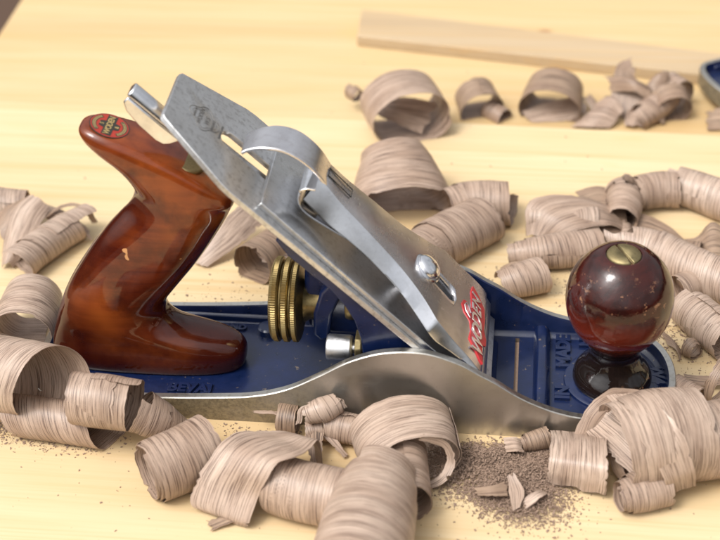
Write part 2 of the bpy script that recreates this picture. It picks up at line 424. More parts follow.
# rough spot of bare metal
# tote -----------------------------------------------------------------
def build_tote():
    st = [((6, 3.9), (78.5, 3.9), 9.8, 2.8, 0), ((4.6, 5), (80.3, 5), 10.8, 2.8, 0), ((4.4, 8.5), (81.4, 9), 11.2, 2.8, 0), ((5, 12), (81.2, 12.8), 11.0, 2.8, 0), ((5.6, 15.0), (79.4, 15.9), 10.9, 2.5, 0),
          ((6.5, 18), (75.4, 18.0), 10.8, 2.4, 0), ((7.4, 21), (68, 19.9), 10.9, 2.3, 0), ((8.4, 24), (60.0, 22.3), 11, 2.3, 0), ((9.3, 26.8), (54.2, 26.6), 11, 2.3, 0), ((11.2, 31.5), (51.8, 31.5), 11.2, 2.4, 0),
          ((13.5, 37), (53.2, 36), 11.3, 2.5, 0), ((17, 43.5), (56.8, 41), 11.3, 2.5, 0), ((21.5, 50.5), (61.0, 46.5), 11.3, 2.5, 0), ((27.0, 58.5), (65.6, 52.5), 11.3, 2.4, 0),
          ((33, 66.3), (70.4, 59.5), 11.2, 2.25, 0), ((38.6, 72.6), (74.8, 66.5), 11.1, 2.1, 0), ((42.6, 77.0), (78.2, 72.3), 11.1, 2.0, 0), ((45.0, 81.0), (80.3, 76.5), 11.0, 2.0, .2),
          ((45.9, 85.6), (81.4, 78.6), 11.0, 2.2, .6), ((43.8, 91.5), (82, 79.8), 10.9, 2.8, 1.0), ((39.5, 97.0), (82.2, 80.8), 10.9, 3.0, 1.6), ((34, 101.8), (82.3, 81.6), 10.9, 3.0, 2.2),
          ((30.6, 105.6), (82.3, 82.4), 10.8, 3.0, 2.6), ((29.2, 108.6), (82.1, 83.2), 10.5, 3.0, 3.0), ((29.8, 110.4), (81.4, 84.1), 9.9, 3.0, 3.4), ((31.6, 111.2), (80, 85.2), 8.6, 3.0, 3.6)]
    A = [np.array([*s[0], *s[1], *s[2:]]) for s in st]
    S = catmull(A, 110); N = 56; V = []; Fc = []
    for s in S:
        B, Fp, w, e, bu = s[0:2], s[2:4], s[4], s[5], s[6]
        d = Fp - B; c = (B + Fp) / 2; pn = np.array([-d[1], d[0]]); pn = pn / np.linalg.norm(pn)
        for k in range(N):
            a = 2 * math.pi * k / N; ca, sa = math.cos(a), math.sin(a)
            u = math.copysign(abs(ca) ** (2 / e), ca); v = math.copysign(abs(sa) ** (2 / e), sa)
            p = c + d * .5 * u + pn * bu * (1 - u * u)
            V.append((p[0], w * v, p[1]))
    n = len(S)
    for i in range(n - 1):
        for k in range(N): Fc.append((i * N + k, i * N + (k + 1) % N, (i + 1) * N + (k + 1) % N, (i + 1) * N + k))
    # domed cap on top, following the curve of the last station
    s = S[-1]; B, Fp, w, e, bu = s[0:2], s[2:4], s[4], s[5], s[6]; d = Fp - B; c = (B + Fp) / 2; pn = np.array([-d[1], d[0]]); pn = pn / np.linalg.norm(pn)
    base = (n - 1) * N
    for g in (.93, .8, .6, .4, .2):
        st0 = len(V)
        for k in range(N):
            a = 2 * math.pi * k / N; ca, sa = math.cos(a), math.sin(a)
            u = g * math.copysign(abs(ca) ** (2 / e), ca); v = g * math.copysign(abs(sa) ** (2 / e), sa)
            p = c + d * .5 * u + pn * (bu * (1 - u * u) + .5 * (1 - g * g)); V.append((p[0], w * v, p[1]))
        for k in range(N): Fc.append((base + k, base + (k + 1) % N, st0 + (k + 1) % N, st0 + k))
        base = st0
    Fc.append(tuple(base + k for k in range(N))); Fc.append(tuple(range(N))[::-1])
    me = mesh('tote', V, Fc); recalc(me)
    def top(x):  # centre-line height of the top face at x
        u = (x - c[0]) / (d[0] / 2); return float(c[1] + d[1] / 2 * u + pn[1] * bu * (1 - u * u)) + .45
    return me, top
tme, tote_top = build_tote()
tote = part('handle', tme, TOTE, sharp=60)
# decal on the horn
dx = 39.8; sl = (tote_top(dx + 4) - tote_top(dx - 4)) / 8; dX = Vector((1, 0, sl)).normalized(); dZ = Vector((-sl, 0, 1)).normalized()
DM = frame((dx, 0, tote_top(dx) + .35), dX, (0, 1, 0), dZ)
def disc_me(r0, r1, z, h, seg=48, sy=1.0):
    prof = [(r0, z), (r0, z + h), (r1, z + h), (r1, z)] if r0 > 0 else [(.01, z + h), (r1, z + h), (r1, z - .3)]
    V = []; Fc = []
    for r, zz in prof:
        for k in range(seg): a = 2 * math.pi * k / seg; V.append((r * math.cos(a), r * math.sin(a) * sy, zz))
    for i in range(len(prof) - 1):
        for k in range(seg): Fc.append((i * seg + k, i * seg + (k + 1) % seg, (i + 1) * seg + (k + 1) % seg, (i + 1) * seg + k))
    me = bpy.data.meshes.new('disc'); me.from_pydata(V, [], Fc); recalc(me); return me
dec = part('decal', place(disc_me(0, 7.1, 0, .05), DM), BLK, tote)
part('decal_field', place(disc_me(0, 6.75, .03, .05), DM), DECR, dec)
def arc_band(a0, a1, r0, r1, z):
    V = []; Fc = []; n = 14
    for i in range(n + 1):
        a = math.radians(a0 + (a1 - a0) * i / n); V += [(r0 * math.cos(a), r0 * math.sin(a), z), (r1 * math.cos(a), r1 * math.sin(a), z)]
    for i in range(n): Fc.append((2 * i, 2 * i + 1, 2 * i + 3, 2 * i + 2))
    me = bpy.data.meshes.new('arc'); me.from_pydata(V, [], Fc); return me
def join(name, parts):
    bm = bmesh.new()
    for m in parts: bm.from_mesh(m)
    me = bpy.data.meshes.new(name); bm.to_mesh(me); bm.free(); return me
part('decal_border', place(join('b', [arc_band(-52, 52, 4.7, 6.3, .12), arc_band(128, 232, 4.7, 6.3, .12)]), DM), BLK, dec)
part('decal_ring', place(join('b', [arc_band(-50, 50, 5.0, 5.25, .16), arc_band(-50, 50, 5.8, 6.0, .16), arc_band(130, 230, 5.0, 5.25, .16), arc_band(130, 230, 5.8, 6.0, .16)] +
     [arc_band(a, a + 5, 5.3, 5.75, .16) for a in list(range(-46, 44, 9)) + list(range(134, 224, 9))]), DM), GOLD, dec)
bm_ = [(-1.75, -6.1), (1.75, -6.1), (1.75, -2.2), (3.6, -1.6), (3.6, 1.6), (1.75, 2.2), (1.75, 6.1), (-1.75, 6.1), (-1.75, 2.2), (-3.6, 1.6), (-3.6, -1.6), (-1.75, -2.2)]
me = bpy.data.meshes.new('band'); me.from_pydata([(a, b, .15) for a, b in bm_], [], [tuple(range(12))])
part('decal_band', place(me, DM), BLK, dec)
t_ = text_me('WODEN', 3.0, .06, bold=.05, spacing=.95); t_.transform(Matrix.Translation((0, 0, .22)) @ Matrix.Rotation(math.pi / 2, 4, 'Z'))
part('decal_lettering', place(t_, DM), GOLD, dec)
for sgn in (-1, 1):
    t_ = text_me('&' if sgn > 0 else 'S', 2.0, .05, bold=.03); t_.transform(Matrix.Translation((2.7 * sgn, 0, .2)) @ Matrix.Rotation(math.pi / 2, 4, 'Z'))
    part('decal_lettering', place(t_, DM), GOLD, dec)
# brass nut in the handle
nx = 66.5; NM = frame((nx, 0, tote_top(nx) + .1), dX, (0, 1, 0), dZ)
part('handle_nut', place(lathe_me('nut', [(6.4, -.5), (6.4, .5), (6.0, .9), (2, 1.0), (.01, 1.0)], 40), Matrix.Translation((0, 0, 0)) if 0 else NM @ Matrix.Scale(1000, 4)), BRASSD, tote)
# knob -------------------------------------------------------------------
kp = [(14.4, 5.4), (14.8, 6.4), (14.7, 8.2), (13.9, 10.4), (12.3, 12.6), (10.8, 14.8), (9.9, 17.2), (9.5, 19.6), (9.8, 22), (10.8, 24.2), (12.6, 26.6), (14.7, 29.4), (16.7, 32.6), (18.3, 36.2), (19.2, 40), (19.55, 44),
      (19.3, 48), (18.3, 52), (16.6, 55.6), (14.3, 58.8), (11.6, 61.4), (9.0, 63.0), (7.0, 63.7), (6.5, 63.5), (6.4, 62.8), (.01, 62.8)]
kps = [tuple(p) for p in catmull([np.array(p) for p in kp[:-3]], 90)] + kp[-3:]
knob = part('knob', lathe_me('knob', kps, 96, fn=lambda r, h, a: r + .10 * mnoise.noise(Vector((math.cos(a) * r * .25, math.sin(a) * r * .25, h * .25)))), KNOB, sharp=50)
knob.location = (221.3 * MM, 0, 0)
sc_ = link('knob_screw', lathe_me('screw', [(6.25, 60.5), (6.2, 63.4), (5.8, 64.0), (3.5, 64.35), (.01, 64.45)], 48), BRASSD, knob, sharp=50)
c_ = link('cutter', prism_me('c', [(-.65, -8), (.65, -8), (.65, 8), (-.65, 8)], lambda p, h: (p[0] * .89 - p[1] * .45, p[0] * .45 + p[1] * .89, h), 62.6, 66), DARK)
c_.location = knob.location; cut(sc_, [c_])
# frog -------------------------------------------------------------------
q = math.sqrt(.5); YO = -1.2
def SN(s, y, n): return (182.6 + q * (n - s), y + YO, 3 + q * (n + s))
FM = frame((182.6, YO, 3), (-q, 0, q), (0, -1, 0), (q, 0, q))     # local x = up the iron, y = towards the viewer, z = off the iron
frog_poly = [(97, 82), (104.5, 73.5), (112, 66.2), (118.5, 59.8), (123.5, 53), (127, 46), (129, 38), (129.8, 28), (130, 14), (131, 4.0), (178, 4.0)]
frog_poly = [p for p in frog_poly]
frog_poly[0] = (100.2, 81.6)
fp = [(102.8, 82.6)] + [(100.4, 80.0)] + frog_poly[1:]
frog = part('frog', prism_me('frog', [(p[0] , p[1]) for p in fp], lambda p, h: (p[0], h, p[1]), -22.5 + YO, 21 + YO), BLUE, bev=.6)
# hollow the frog from behind so that it is a plate on two webs
bm = None
cc = link('cutter', prism_me('c', [(80, 90.0), (96, 86.5), (150.5, 29), (150.5, 3.0), (80, 3.0)], lambda p, h: (p[0], h, p[1]), -17.5 + YO, 16 + YO), DARK)
frog.modifiers.clear(); cut(frog, [cc]); frog.data.materials.clear(); frog.data.materials.append(BLUE); bevel(frog, .5)
part('frog_post', prism_me('post', [(107, 27), (116, 24), (140, 24), (146, 33), (112, 67), (107, 62), (106, 45)], lambda p, h: (p[0], h, p[1]), -4 + YO, 4 + YO), BLUE, bev=2.2, seg=4)
part('frog_seat', boxm(129, 152, -20, 18, 3.8, 14), BLUE, bev=.8)
# adjusting wheel
def knurl(r, h, a): return r
wx, wz = 99.3, 37.2
WP = [(3, -5.4), (14.6, -5.4), (15.4, -5.0), (15.9, -4.2), (15.9, -2.6), (15.3, -2.0), (13.9, -1.7), (13.9, -1.4), (15.3, -1.1), (15.9, -.5), (15.9, 1.1), (15.3, 1.6), (13.9, 1.9), (13.9, 2.2), (15.2, 2.5), (15.8, 3.0), (15.8, 4.4), (15.1, 5.0), (11.5, 5.6), (8.4, 6.6), (7.2, 8.5), (6.9, 12), (8.2, 13.0), (8.2, 15.2), (7.4, 15.8), (3, 16)]
part('adjusting_wheel', lathe_me('wheel', WP, 220, 'x', (wx, YO, wz), fn=lambda r, h, a: r + (.16 * math.cos(a * 110) if r > 15.5 else 0)), BRASS, sharp=30)
part('wheel_stud', lathe_me('stud', [(2.6, -7.0), (2.6, 30)], 24, 'x', (wx, YO, wz)), BRASS)
part('lever_collar', lathe_me('collar', [(3, 21.5), (5.6, 22), (6.1, 23), (6.1, 25), (5.4, 26), (3, 26.2)], 40, 'x', (wx, YO - 1, wz)), BRASS)
part('adjusting_fork', prism_me('fork', [(109.5, 28), (112.5, 25), (115.5, 27), (117, 38), (124, 54), (121, 58), (113, 48), (110, 38)], lambda p, h: (p[0], h, p[1]), -9.5 + YO, -3.5 + YO), BLUE, bev=1.2, seg=3)
# frog screw
part('frog_screw', lathe_me('fs', [(.01, -4.5), (3.4, -4.5), (4.5, -4.2), (4.9, -3.6), (4.9, 4.5), (4.4, 5.2), (2.2, 5.3), (2.2, 16)], 40, 'x', (119.5, -15.0, 26.5)), STEEL)
part('screw_bracket', prism_me('br', [(-20.5, 18), (-9, 18), (-9, 30), (-12, 33), (-18, 33), (-20.5, 30)], lambda p, h: (h, p[0], p[1]), 126.0, 128.6), BRASSD, bev=.5)
# cutting iron -------------------------------------------------------------
def sn_map(p, n): return SN(p[0], p[1], n)
iron_poly = [(11, -25.4), (137, -25.4), (141, -24.8), (168.6, -15.4), (169.5, -14.2), (169.7, 13.0), (168.8, 14.6), (141, 24.8), (137, 25.4), (11, 25.4)]
iron = part('cutting_iron', prism_me('iron', iron_poly, sn_map, -.3, 1.9), STEEL)
def stadium(s0, s1, r, yc=0, k=10):
    return [(s1 + r * math.cos(a), yc + r * math.sin(a)) for a in [-math.pi / 2 + math.pi * i / k for i in range(k + 1)]] + [(s0 + r * math.cos(a), yc + r * math.sin(a)) for a in [math.pi / 2 + math.pi * i / k for i in range(k + 1)]]
c_ = link('cutter', prism_me('c', stadium(70, 142.6, 4.7), sn_map, -4, 6), DARK); cut(iron, [c_]); bevel(iron, .25, 2)
# maker's mark on the iron
IM = lambda s, y, n: SN(s, y, n)
def mark_curve(pts, r, closed=True): return tube_me('mk', [SN(s, y, 1.93) for s, y in pts], r, 6, closed)
def lobed(k=64):
    out = []
    for i in range(k):
        a = 2 * math.pi * i / k; rr = 5.9 + .9 * math.cos(4 * a) + .35 * math.cos(2 * a)
        out.append((155.2 + rr * .92 * math.cos(a), .2 + rr * 1.05 * math.sin(a)))
    return out
part('stamp_outline', mark_curve(lobed(), .16), STAMP, iron)
part('stamp_outline', mark_curve([(155.2 + (s - 155.2) * .8, y * .8) for s, y in lobed()], .09), STAMP, iron)
for (txt, ds, sz) in (('WODEN', 1.6, 2.4), ('W.S', -1.4, 2.6), ('MADE IN', 4.0, 1.3), ('ENGLAND', -3.9, 1.3), ('TEMPERED STEEL', -7.6, 1.1)):
    t_ = text_me(txt, sz, .05, bold=.02)
    M = frame(SN(155.2 + ds, .2, 1.95), (0, 1, 0), (-q, 0, q), (q, 0, q)); place(t_, M); part('stamp_lettering', t_, STAMP, iron)
# cap iron ------------------------------------------------------------------
def ruled(name, prof, ys, thick, mat, parent=None, bev=.25):
    """sheet following prof [(s,n)], half widths ys"""
    n = len(prof); V = []; Fc = []
    for side in (0, 1):
        for i, (s, nn) in enumerate(prof):
            a = prof[max(i - 1, 0)]; b = prof[min(i + 1, n - 1)]; t = Vector((b[0] - a[0], b[1] - a[1])).normalized(); nr = (-t.y, t.x) if t.x > 0 else (t.y, -t.x)
            off = 0 if side == 0 else thick
            y0, y1 = ys[i] if isinstance(ys[i], tuple) else (-ys[i], ys[i])
            for k in range(7): V.append(SN(s + nr[0] * off, y0 + (y1 - y0) * k / 6, nn + nr[1] * off))
    m = n * 7
    for i in range(n - 1):
        for k in range(6):
            a, b, c, d = i * 7 + k, i * 7 + k + 1, (i + 1) * 7 + k + 1, (i + 1) * 7 + k
            Fc += [(a, b, c, d), (m + d, m + c, m + b, m + a)]
        for k in (0, 6): a, d = i * 7 + k, (i + 1) * 7 + k; Fc.append((a, d, m + d, m + a))
    for i in (0, n - 1):
        for k in range(6): a, b = i * 7 + k, i * 7 + k + 1; Fc.append((a, b, m + b, m + a))
    me = mesh(name, V, Fc); recalc(me)
    return part(name, me, mat, parent, bev=bev)
ci = ruled('cap_iron', [(17.6, 1.95), (18.2, 3.4), (19.4, 4.6), (21.5, 5.2), (24, 4.6), (27, 3.2), (30, 2.0), (40, 1.95), (80, 1.95), (126, 1.95)], [24.6] * 7 + [24.2, 23.2, 21.8], 2.2, STEEL2)
# leaf spring under the lever cap
ruled('leaf_spring', [tuple(p) for p in catmull([np.array(p) for p in [(80, 11.2), (90, 8.8), (99, 6.9), (108, 5.6), (113.2, 6.6), (116, 9.6), (115.6, 13.0), (113, 15.2)]], 28)], [11.4] * 28, .7, CHROME, bev=.15)
# lever cap -------------------------------------------------------------------
LC = [(113.5, 6.5, 17.2, 11.5, 9.4), (109, 7, 17, 11.8, 9.2), (102, 8, 16.2, 12.2, 8.8), (94, 9, 15.8, 13.2, 9.6), (87, 9.9, 15.5, 14, 10), (79, 10.9, 15, 14.9, 10), (72, 12.0, 14.6, 16.2, 10), (64, 14.5, 14.2, 18.4, 9.8),
      (57, 17.3, 13.6, 21.2, 9.2), (50, 21.3, 12.9, 24, 8.3), (45, 22, 12.2, 24.3, 7.6), (38, 22.6, 11.3, 24.6, 8.4), (31, 23.2, 10.6, 24.8, 8.6), (24, 23.8, 9.4, 25, 8.2), (22.6, 23.8, 8.6, 25, 7.6)]
def build_levercap():
    A = [np.array(v, float) for v in LC]; S = catmull(A[:10], 66) + catmull(A[9:], 26)[1:]
    V = []; Fc = []; fm = []; n = len(S)
    cols = None
    for side in (0, 1):
        for (s, yu, nu, yl, nl) in S:
            t = 3.0 * side
            dn = 4.0 if side else 0
            if not side: pr_ = [(-yl, nl), (-yl + .15, nl + .5), (-yu - .25, nu - .4), (-yu, nu)] + [(-yu + 2 * yu * k / 8, nu + .5 * (1 - (k / 4 - 1) ** 2)) for k in range(1, 8)] + [(yu, nu), (yu + .25, nu - .4), (yl - .15, nl + .5), (yl, nl)]
            else: pr_ = [(-yl + 1.2, nl), (-yl + 1.3, nl + .1), (-yu + .9, nu - 2.4), (-yu + 1.4, nu - 2.2)] + [((-yu + 1.4) + 2 * (yu - 1.4) * k / 8, nu - 2.0) for k in range(1, 8)] + [(yu - 1.4, nu - 2.2), (yu - .9, nu - 2.4), (yl - 1.3, nl + .1), (yl - 1.2, nl)]
            cols = len(pr_)
            V += [SN(s, y, nn) for y, nn in pr_]
    m = n * cols
    for i in range(n - 1):
        for k in range(cols - 1):
            a, b, c, d = i * cols + k, i * cols + k + 1, (i + 1) * cols + k + 1, (i + 1) * cols + k
            Fc += [(a, b, c, d), (m + d, m + c, m + b, m + a)]; fm += [1 if (k < 3 or k >= cols - 4) else 0, 0]
        for k in (0, cols - 1): a, d = i * cols + k, (i + 1) * cols + k; Fc.append((a, d, m + d, m + a)); fm.append(1)
    for i in (0, n - 1):
        for k in range(cols - 1): a, b = i * cols + k, i * cols + k + 1; Fc.append((a, b, m + b, m + a)); fm.append(1)
    me = mesh('lever_cap', V, Fc, fm); recalc(me)
    return link('lever_cap', me, [NICKEL, CHROME], plane, sharp=28)
lc = build_levercap()
hole = [(62 + 6.2 * math.cos(a), 6.2 * math.sin(a)) for a in [math.pi * (-.5 + i / 16) for i in range(17)]] + [(44.5 + 3.4 * math.cos(a), 3.4 * math.sin(a)) for a in [math.pi * (.5 + i / 10) for i in range(11)]]
hole = stadium(45.5, 60, 4.0)
c_ = link('cutter', prism_me('c', hole, sn_map, 8.5, 24), NICKEL); cut(lc, [c_])
# screw
SM = frame(SN(58.5, 0, 0), (-q, 0, q), (0, -1, 0), (q, 0, q))
scr = part('lever_cap_screw', place(lathe_me('sc', [(3, 4), (3, 12.6), (6.0, 12.7), (6.2, 13.3), (6.2, 14.3), (5.7, 14.8), (5.0, 14.9), (4.9, 15.2), (4.9, 15.9), (4.3, 16.7), (2.8, 17.4), (1.2, 17.7), (.01, 17.75)], 56), SM @ Matrix.Scale(1000, 4)), CHROME)
# cam lever: arched tab
cam_prof = [(107.5, 14.5), (111, 16.2), (115, 17.4), (119, 18.0), (124, 17.9), (128.5, 16.8), (132, 14.8), (134.8, 12), (136.8, 9), (138, 6.2), (138.4, 4.4)]
cp = [tuple(p) for p in catmull([np.array(p) for p in cam_prof], 40)]
ruled('cam_lever', cp, [interp([(103, 6.3), (110, 6.6), (118, 7.4), (126, 7.9), (134, 7.6), (140.2, 5.6)], p[0]) for p in cp], 1.2, NICKEL, bev=.35)
part('cam_boss', prism_me('cb', [(104, 7.5), (112.5, 7.5), (113.5, 11), (112.5, 16.5), (104, 16)], lambda p, h: SN(p[0], h, p[1]), -6.2, 6.2), CHROME, bev=1)
for sgn in (0,):
    rc = [(110.8, 1.5), (99.2, 1.5), (99.2, 6.2), (110.8, 6.2)]
    part('cam_slot_outline', tube_me('rc', [SN(s, y - 3.0, interp([(98, 16.95), (112, 17.85)], s)) for s, y in rc], .22, 6, True), DARK, lc)
# red panel with lettering
LM = lambda s, y: SN(s, y, interp([(20, 8.9), (26, 9.55), (34, 10.8), (43, 11.6)], s))
panel = [(23.6, -19.5), (25.0, -19.0), (30.2, -14.0), (29.8, -8.5), (30.6, -4.5), (33.2, -2.6), (34.4, .6), (33.8, 3.8), (32.4, 4.6), (31.2, 2.8), (30.2, 3.6), (30.6, 8), (31.0, 12.5), (30.4, 17.0), (27.4, 14.8), (24.6, 11), (24.0, 5), (24.2, -1), (22.9, -5.0), (22.9, -8.5), (24.6, -10.4)]
def sheet(poly, lift, hgt_=.25):
    n = len(poly); top = [SN(s, y, interp([(20, 8.7), (24, 9.4), (31, 10.6), (38, 11.3), (45, 12.2)], s) + lift) for s, y in poly]
    bot = [SN(s, y, interp([(20, 8.7), (24, 9.4), (31, 10.6), (38, 11.3), (45, 12.2)], s) - .4) for s, y in poly]
    me = mesh('sheet', top + bot, [tuple(range(n))] + [(i, (i + 1) % n, n + (i + 1) % n, n + i) for i in range(n)]); recalc(me); return me
panel = [(23.6 + (a - 23.6) * 1.35, b) for a, b in panel]
part('badge', sheet(panel, .74), RED, lc, sharp=60)
sl2 = math.atan2(1.25, 8)
nrm = Vector((q, 0, q)); up = Vector((-q, 0, q)); upt = (up * math.cos(sl2) + nrm * math.sin(sl2)); nt = (nrm * math.cos(sl2) - up * math.sin(sl2))
xs_ = -18.0
for ch, w, sz, ds in (('W', 8.0, 9.4, -.4), ('O', 6.0, 8.4, .6), ('D', 5.8, 8.6, 1.4), ('E', 4.9, 7.6, 1.9), ('N', 5.6, 7.2, 2.6)):
    t_ = text_me(ch, sz, .35, shear=.25, bold=.05); s0 = 28.0 + ds * .8
    M = frame(SN(s0, xs_ + w / 2, interp([(20, 8.7), (24, 9.4), (31, 10.6), (38, 11.3), (45, 12.2)], s0) + .92), Vector((0, 1, 0)) + upt * .10, upt - Vector((0, 1, 0)) * .10, nt)
    part('badge_letter', place(t_, M), NICKEL, lc); xs_ += w
part('badge_flourish', tube_me('fl', [SN(s, y, interp([(20, 8.7), (24, 9.4), (31, 10.6), (38, 11.3), (45, 12.2)], s) + .9) for s, y in [(33.3, -3), (36.0, -1.2), (36.8, 1.2), (36, 3.2), (34.4, 2.2), (33.0, 0)]], .28, 6), NICKEL, lc)
# lateral adjusting lever: folded tab behind the iron
lat = part('lateral_lever', join('lat', [
    prism_me('a', [(161.5, -9), (163, -10.8), (166, -11.6), (174, -11.2), (180.5, -9.8), (183.4, -7.8), (183.4, -5.2), (160, -5.2)], lambda p, h: SN(p[0] - 3.5, h, p[1] - 3.2), -4.6, -3.2),
    prism_me('b', [(-4.6, -4.6), (-4.4, -3.2), (-3.4, -2.0), (-1.5, -1.3), (.8, -1.6), (2.2, -3.0), (2.5, -5.0), (1.5, -5.4), (-3.2, -5.4)], lambda p, h: SN(h - 3.5, p[0], p[1] - 3.2), 160, 184),
    prism_me('c', [(100, -3.5), (165, -3.5), (165, -2), (100, -.6)], lambda p, h: SN(p[0], h, p[1]), -3, 3)]), CHROME, bev=.5)

# second plane at the right edge (copy of the first with all of its parts)
def copy_tree(o, parent=None):
    c = o.copy(); COL.objects.link(c)
    if parent: c.parent = parent
    for ch in list(o.children): copy_tree(ch, c)
    return c
plane2 = copy_tree(plane); plane2.rotation_euler.z = math.radians(30)
plane2.location = (280.4 * MM, 216.2 * MM, 0)
plane2['label'] = 'second blue hand plane, only its grey-rimmed heel corner showing at the right edge'
plane['group'] = plane2['group'] = 'hand planes on the bench'

# ------------------------------------------------------------------ shavings
def ribbon(name, G, label, cat='wood shaving', mat=0, thick=.15, group='walnut shavings curled on the bench', width=None, length=None, rag=.5, ulen=None):
    """G[i][j] grid of points (mm): i along the grain, j across"""
    nu, nv = len(G), len(G[0]); P = np.array(G, float)
    du = np.gradient(P, axis=0); dv = np.gradient(P, axis=1); N = np.cross(du, dv); ln = np.linalg.norm(N, axis=2, keepdims=True); N = N / np.maximum(ln, 1e-9)
    acr = dv / np.maximum(np.linalg.norm(dv, axis=2, keepdims=True), 1e-9); lon = du / np.maximum(np.linalg.norm(du, axis=2, keepdims=True), 1e-9)
    sd = rnd.random() * 100
    for i in range(nu):
        a = rag * (mnoise.noise(Vector((i * .23, sd, 0))) + .6 * mnoise.noise(Vector((i * .9, sd, 4))))
        b = rag * (mnoise.noise(Vector((i * .23, sd, 9))) + .6 * mnoise.noise(Vector((i * .9, sd, 14))))
        a += 1.6 * max(0, mnoise.noise(Vector((i * 1.9, sd, 40))) - .38) * 3; b -= 1.6 * max(0, mnoise.noise(Vector((i * 1.9, sd, 50))) - .38) * 3
        P[i, 0] += acr[i, 0] * a; P[i, -1] += acr[i, -1] * b
    for j in range(nv):
        a = rag * 3.2 * (mnoise.noise(Vector((j * .5, sd, 20))) + .5 * mnoise.noise(Vector((j * 1.7, sd, 25))))
        b = rag * 3.2 * (mnoise.noise(Vector((j * .5, sd, 30))) + .5 * mnoise.noise(Vector((j * 1.7, sd, 35))))
        P[0, j] += lon[0, j] * a; P[-1, j] += lon[-1, j] * b
    # gentle waviness
    for i in range(nu):
        for j in range(nv):
            P[i, j] += N[i, j] * .28 * mnoise.noise(Vector((P[i, j][0] * .16, P[i, j][1] * .16, P[i, j][2] * .16 + sd)))
    floor = np.where(P[..., 1] > 200.2 - (P[..., 0] + 108) * .0245, -4.75, .25)
    P[..., 2] = np.maximum(P[..., 2], floor)
    arc = np.concatenate([[0], np.cumsum(np.linalg.norm(np.diff(P[:, nv // 2], axis=0), axis=1))])
    w = float(np.mean(np.linalg.norm(np.diff(P, axis=1), axis=2).sum(axis=1)))
    top = P + N * thick / 2; bot = P - N * thick / 2; bot[..., 2] = np.maximum(bot[..., 2], floor - .15)
    V = [tuple(v) for v in top.reshape(-1, 3)] + [tuple(v) for v in bot.reshape(-1, 3)]; m = nu * nv; Fc = []
    for i in range(nu - 1):
        for j in range(nv - 1):
            a, b, c, d = i * nv + j, i * nv + j + 1, (i + 1) * nv + j + 1, (i + 1) * nv + j
            Fc += [(a, b, c, d), (m + d, m + c, m + b, m + a)]
        for j in (0, nv - 1): a, d = i * nv + j, (i + 1) * nv + j; Fc.append((a, d, m + d, m + a))
    for i in (0, nu - 1):
        for j in range(nv - 1): a, b = i * nv + j, i * nv + j + 1; Fc.append((a, b, m + b, m + a))
    c = P.reshape(-1, 3).mean(axis=0); c[2] = float(P[..., 2].min())
    me = mesh(name, [tuple(np.array(v) - c) for v in V], Fc)
    uvl = me.uv_layers.new(name='UVMap'); uvs = []
    for lp in me.loops:
        k = lp.vertex_index % m; i, j = divmod(k, nv); uvs += [arc[i], w * j / (nv - 1)]
    uvl.data.foreach_set('uv', uvs)
    o = link(name, me, SHV[mat], sharp=50); o.location = [float(x) * MM for x in c]
    tag(o, label, cat, group)
    return o

def roll(label, axis, radii, width, turns, a0=0, grow=.35, dirn=1, name='wood_shaving', nv=9, flat=1.0, wtab=None, **kw):
    """ribbon wound round a curved axis; width (mm) is measured along the axis. a0 degrees: 0 = top, 90 = towards the viewer side"""
    ax = [np.array(p, float) for p in axis]
    if len(ax) == 1: raise ValueError
    fine = catmull(ax, 80); seg = [0]
    for a, b in zip(fine, fine[1:]): seg.append(seg[-1] + float(np.linalg.norm(b - a)))
    Lx = seg[-1]
    def at(s):
        s_ = min(max(s, 0), Lx)
        for k in range(len(seg) - 1):
            if s_ <= seg[k + 1] + 1e-9: break
        f = (s_ - seg[k]) / max(seg[k + 1] - seg[k], 1e-9); p = fine[k] * (1 - f) + fine[k + 1] * f
        k0, k1 = max(k - 3, 0), min(k + 4, len(fine) - 1); t = fine[k1] - fine[k0]; t = t / np.linalg.norm(t)
        return p + t * (s - s_), t
    rt = [(i / (len(radii) - 1) * Lx, r) for i, r in enumerate(radii)] if len(radii) > 1 else [(0, radii[0]), (1, radii[0])]
    drift = max(Lx - width, 0); nu = max(int(abs(turns) * 46), 20); G = []; sd = rnd.random() * 50
    for i in range(nu):
        t = i / (nu - 1); ang = math.radians(a0) + dirn * 2 * math.pi * turns * t; row = []
        w_ = width * (interp(wtab, t) if wtab else 1)
        for j in range(nv):
            s = drift * t + width / 2 + (j / (nv - 1) - .5) * w_
            p, tg = at(s); r = interp(rt, s) + grow * turns * (t - .5) + .5 * mnoise.noise(Vector((t * turns * 2.2, sd, s * .03)))
            up_ = np.array([0, 0, 1.0]); up_ = up_ - tg * up_.dot(tg); up_ /= np.linalg.norm(up_); sd_ = np.cross(tg, up_)
            if sd_[1] > 0 or (abs(sd_[1]) < 1e-6 and sd_[0] < 0): sd_ = -sd_
            row.append(p + up_ * r * flat * math.cos(ang) + sd_ * r * math.sin(ang))
        G.append(row)
    return ribbon(name, G, label, **kw)

def strip(label, rows, nu=40, nv=9, bow=0, name='wood_shaving', **kw):
    """free ribbon: rows [(left point, right point)] in order along the grain"""
    Lp = catmull([r[0] for r in rows], nu); Rp = catmull([r[1] for r in rows], nu); G = []
    for a, b in zip(Lp, Rp): G.append([a + (b - a) * j / (nv - 1) + np.array([0, 0, bow * (1 - (2 * j / (nv - 1) - 1) ** 2)]) for j in range(nv)])
    return ribbon(name, G, label, **kw)

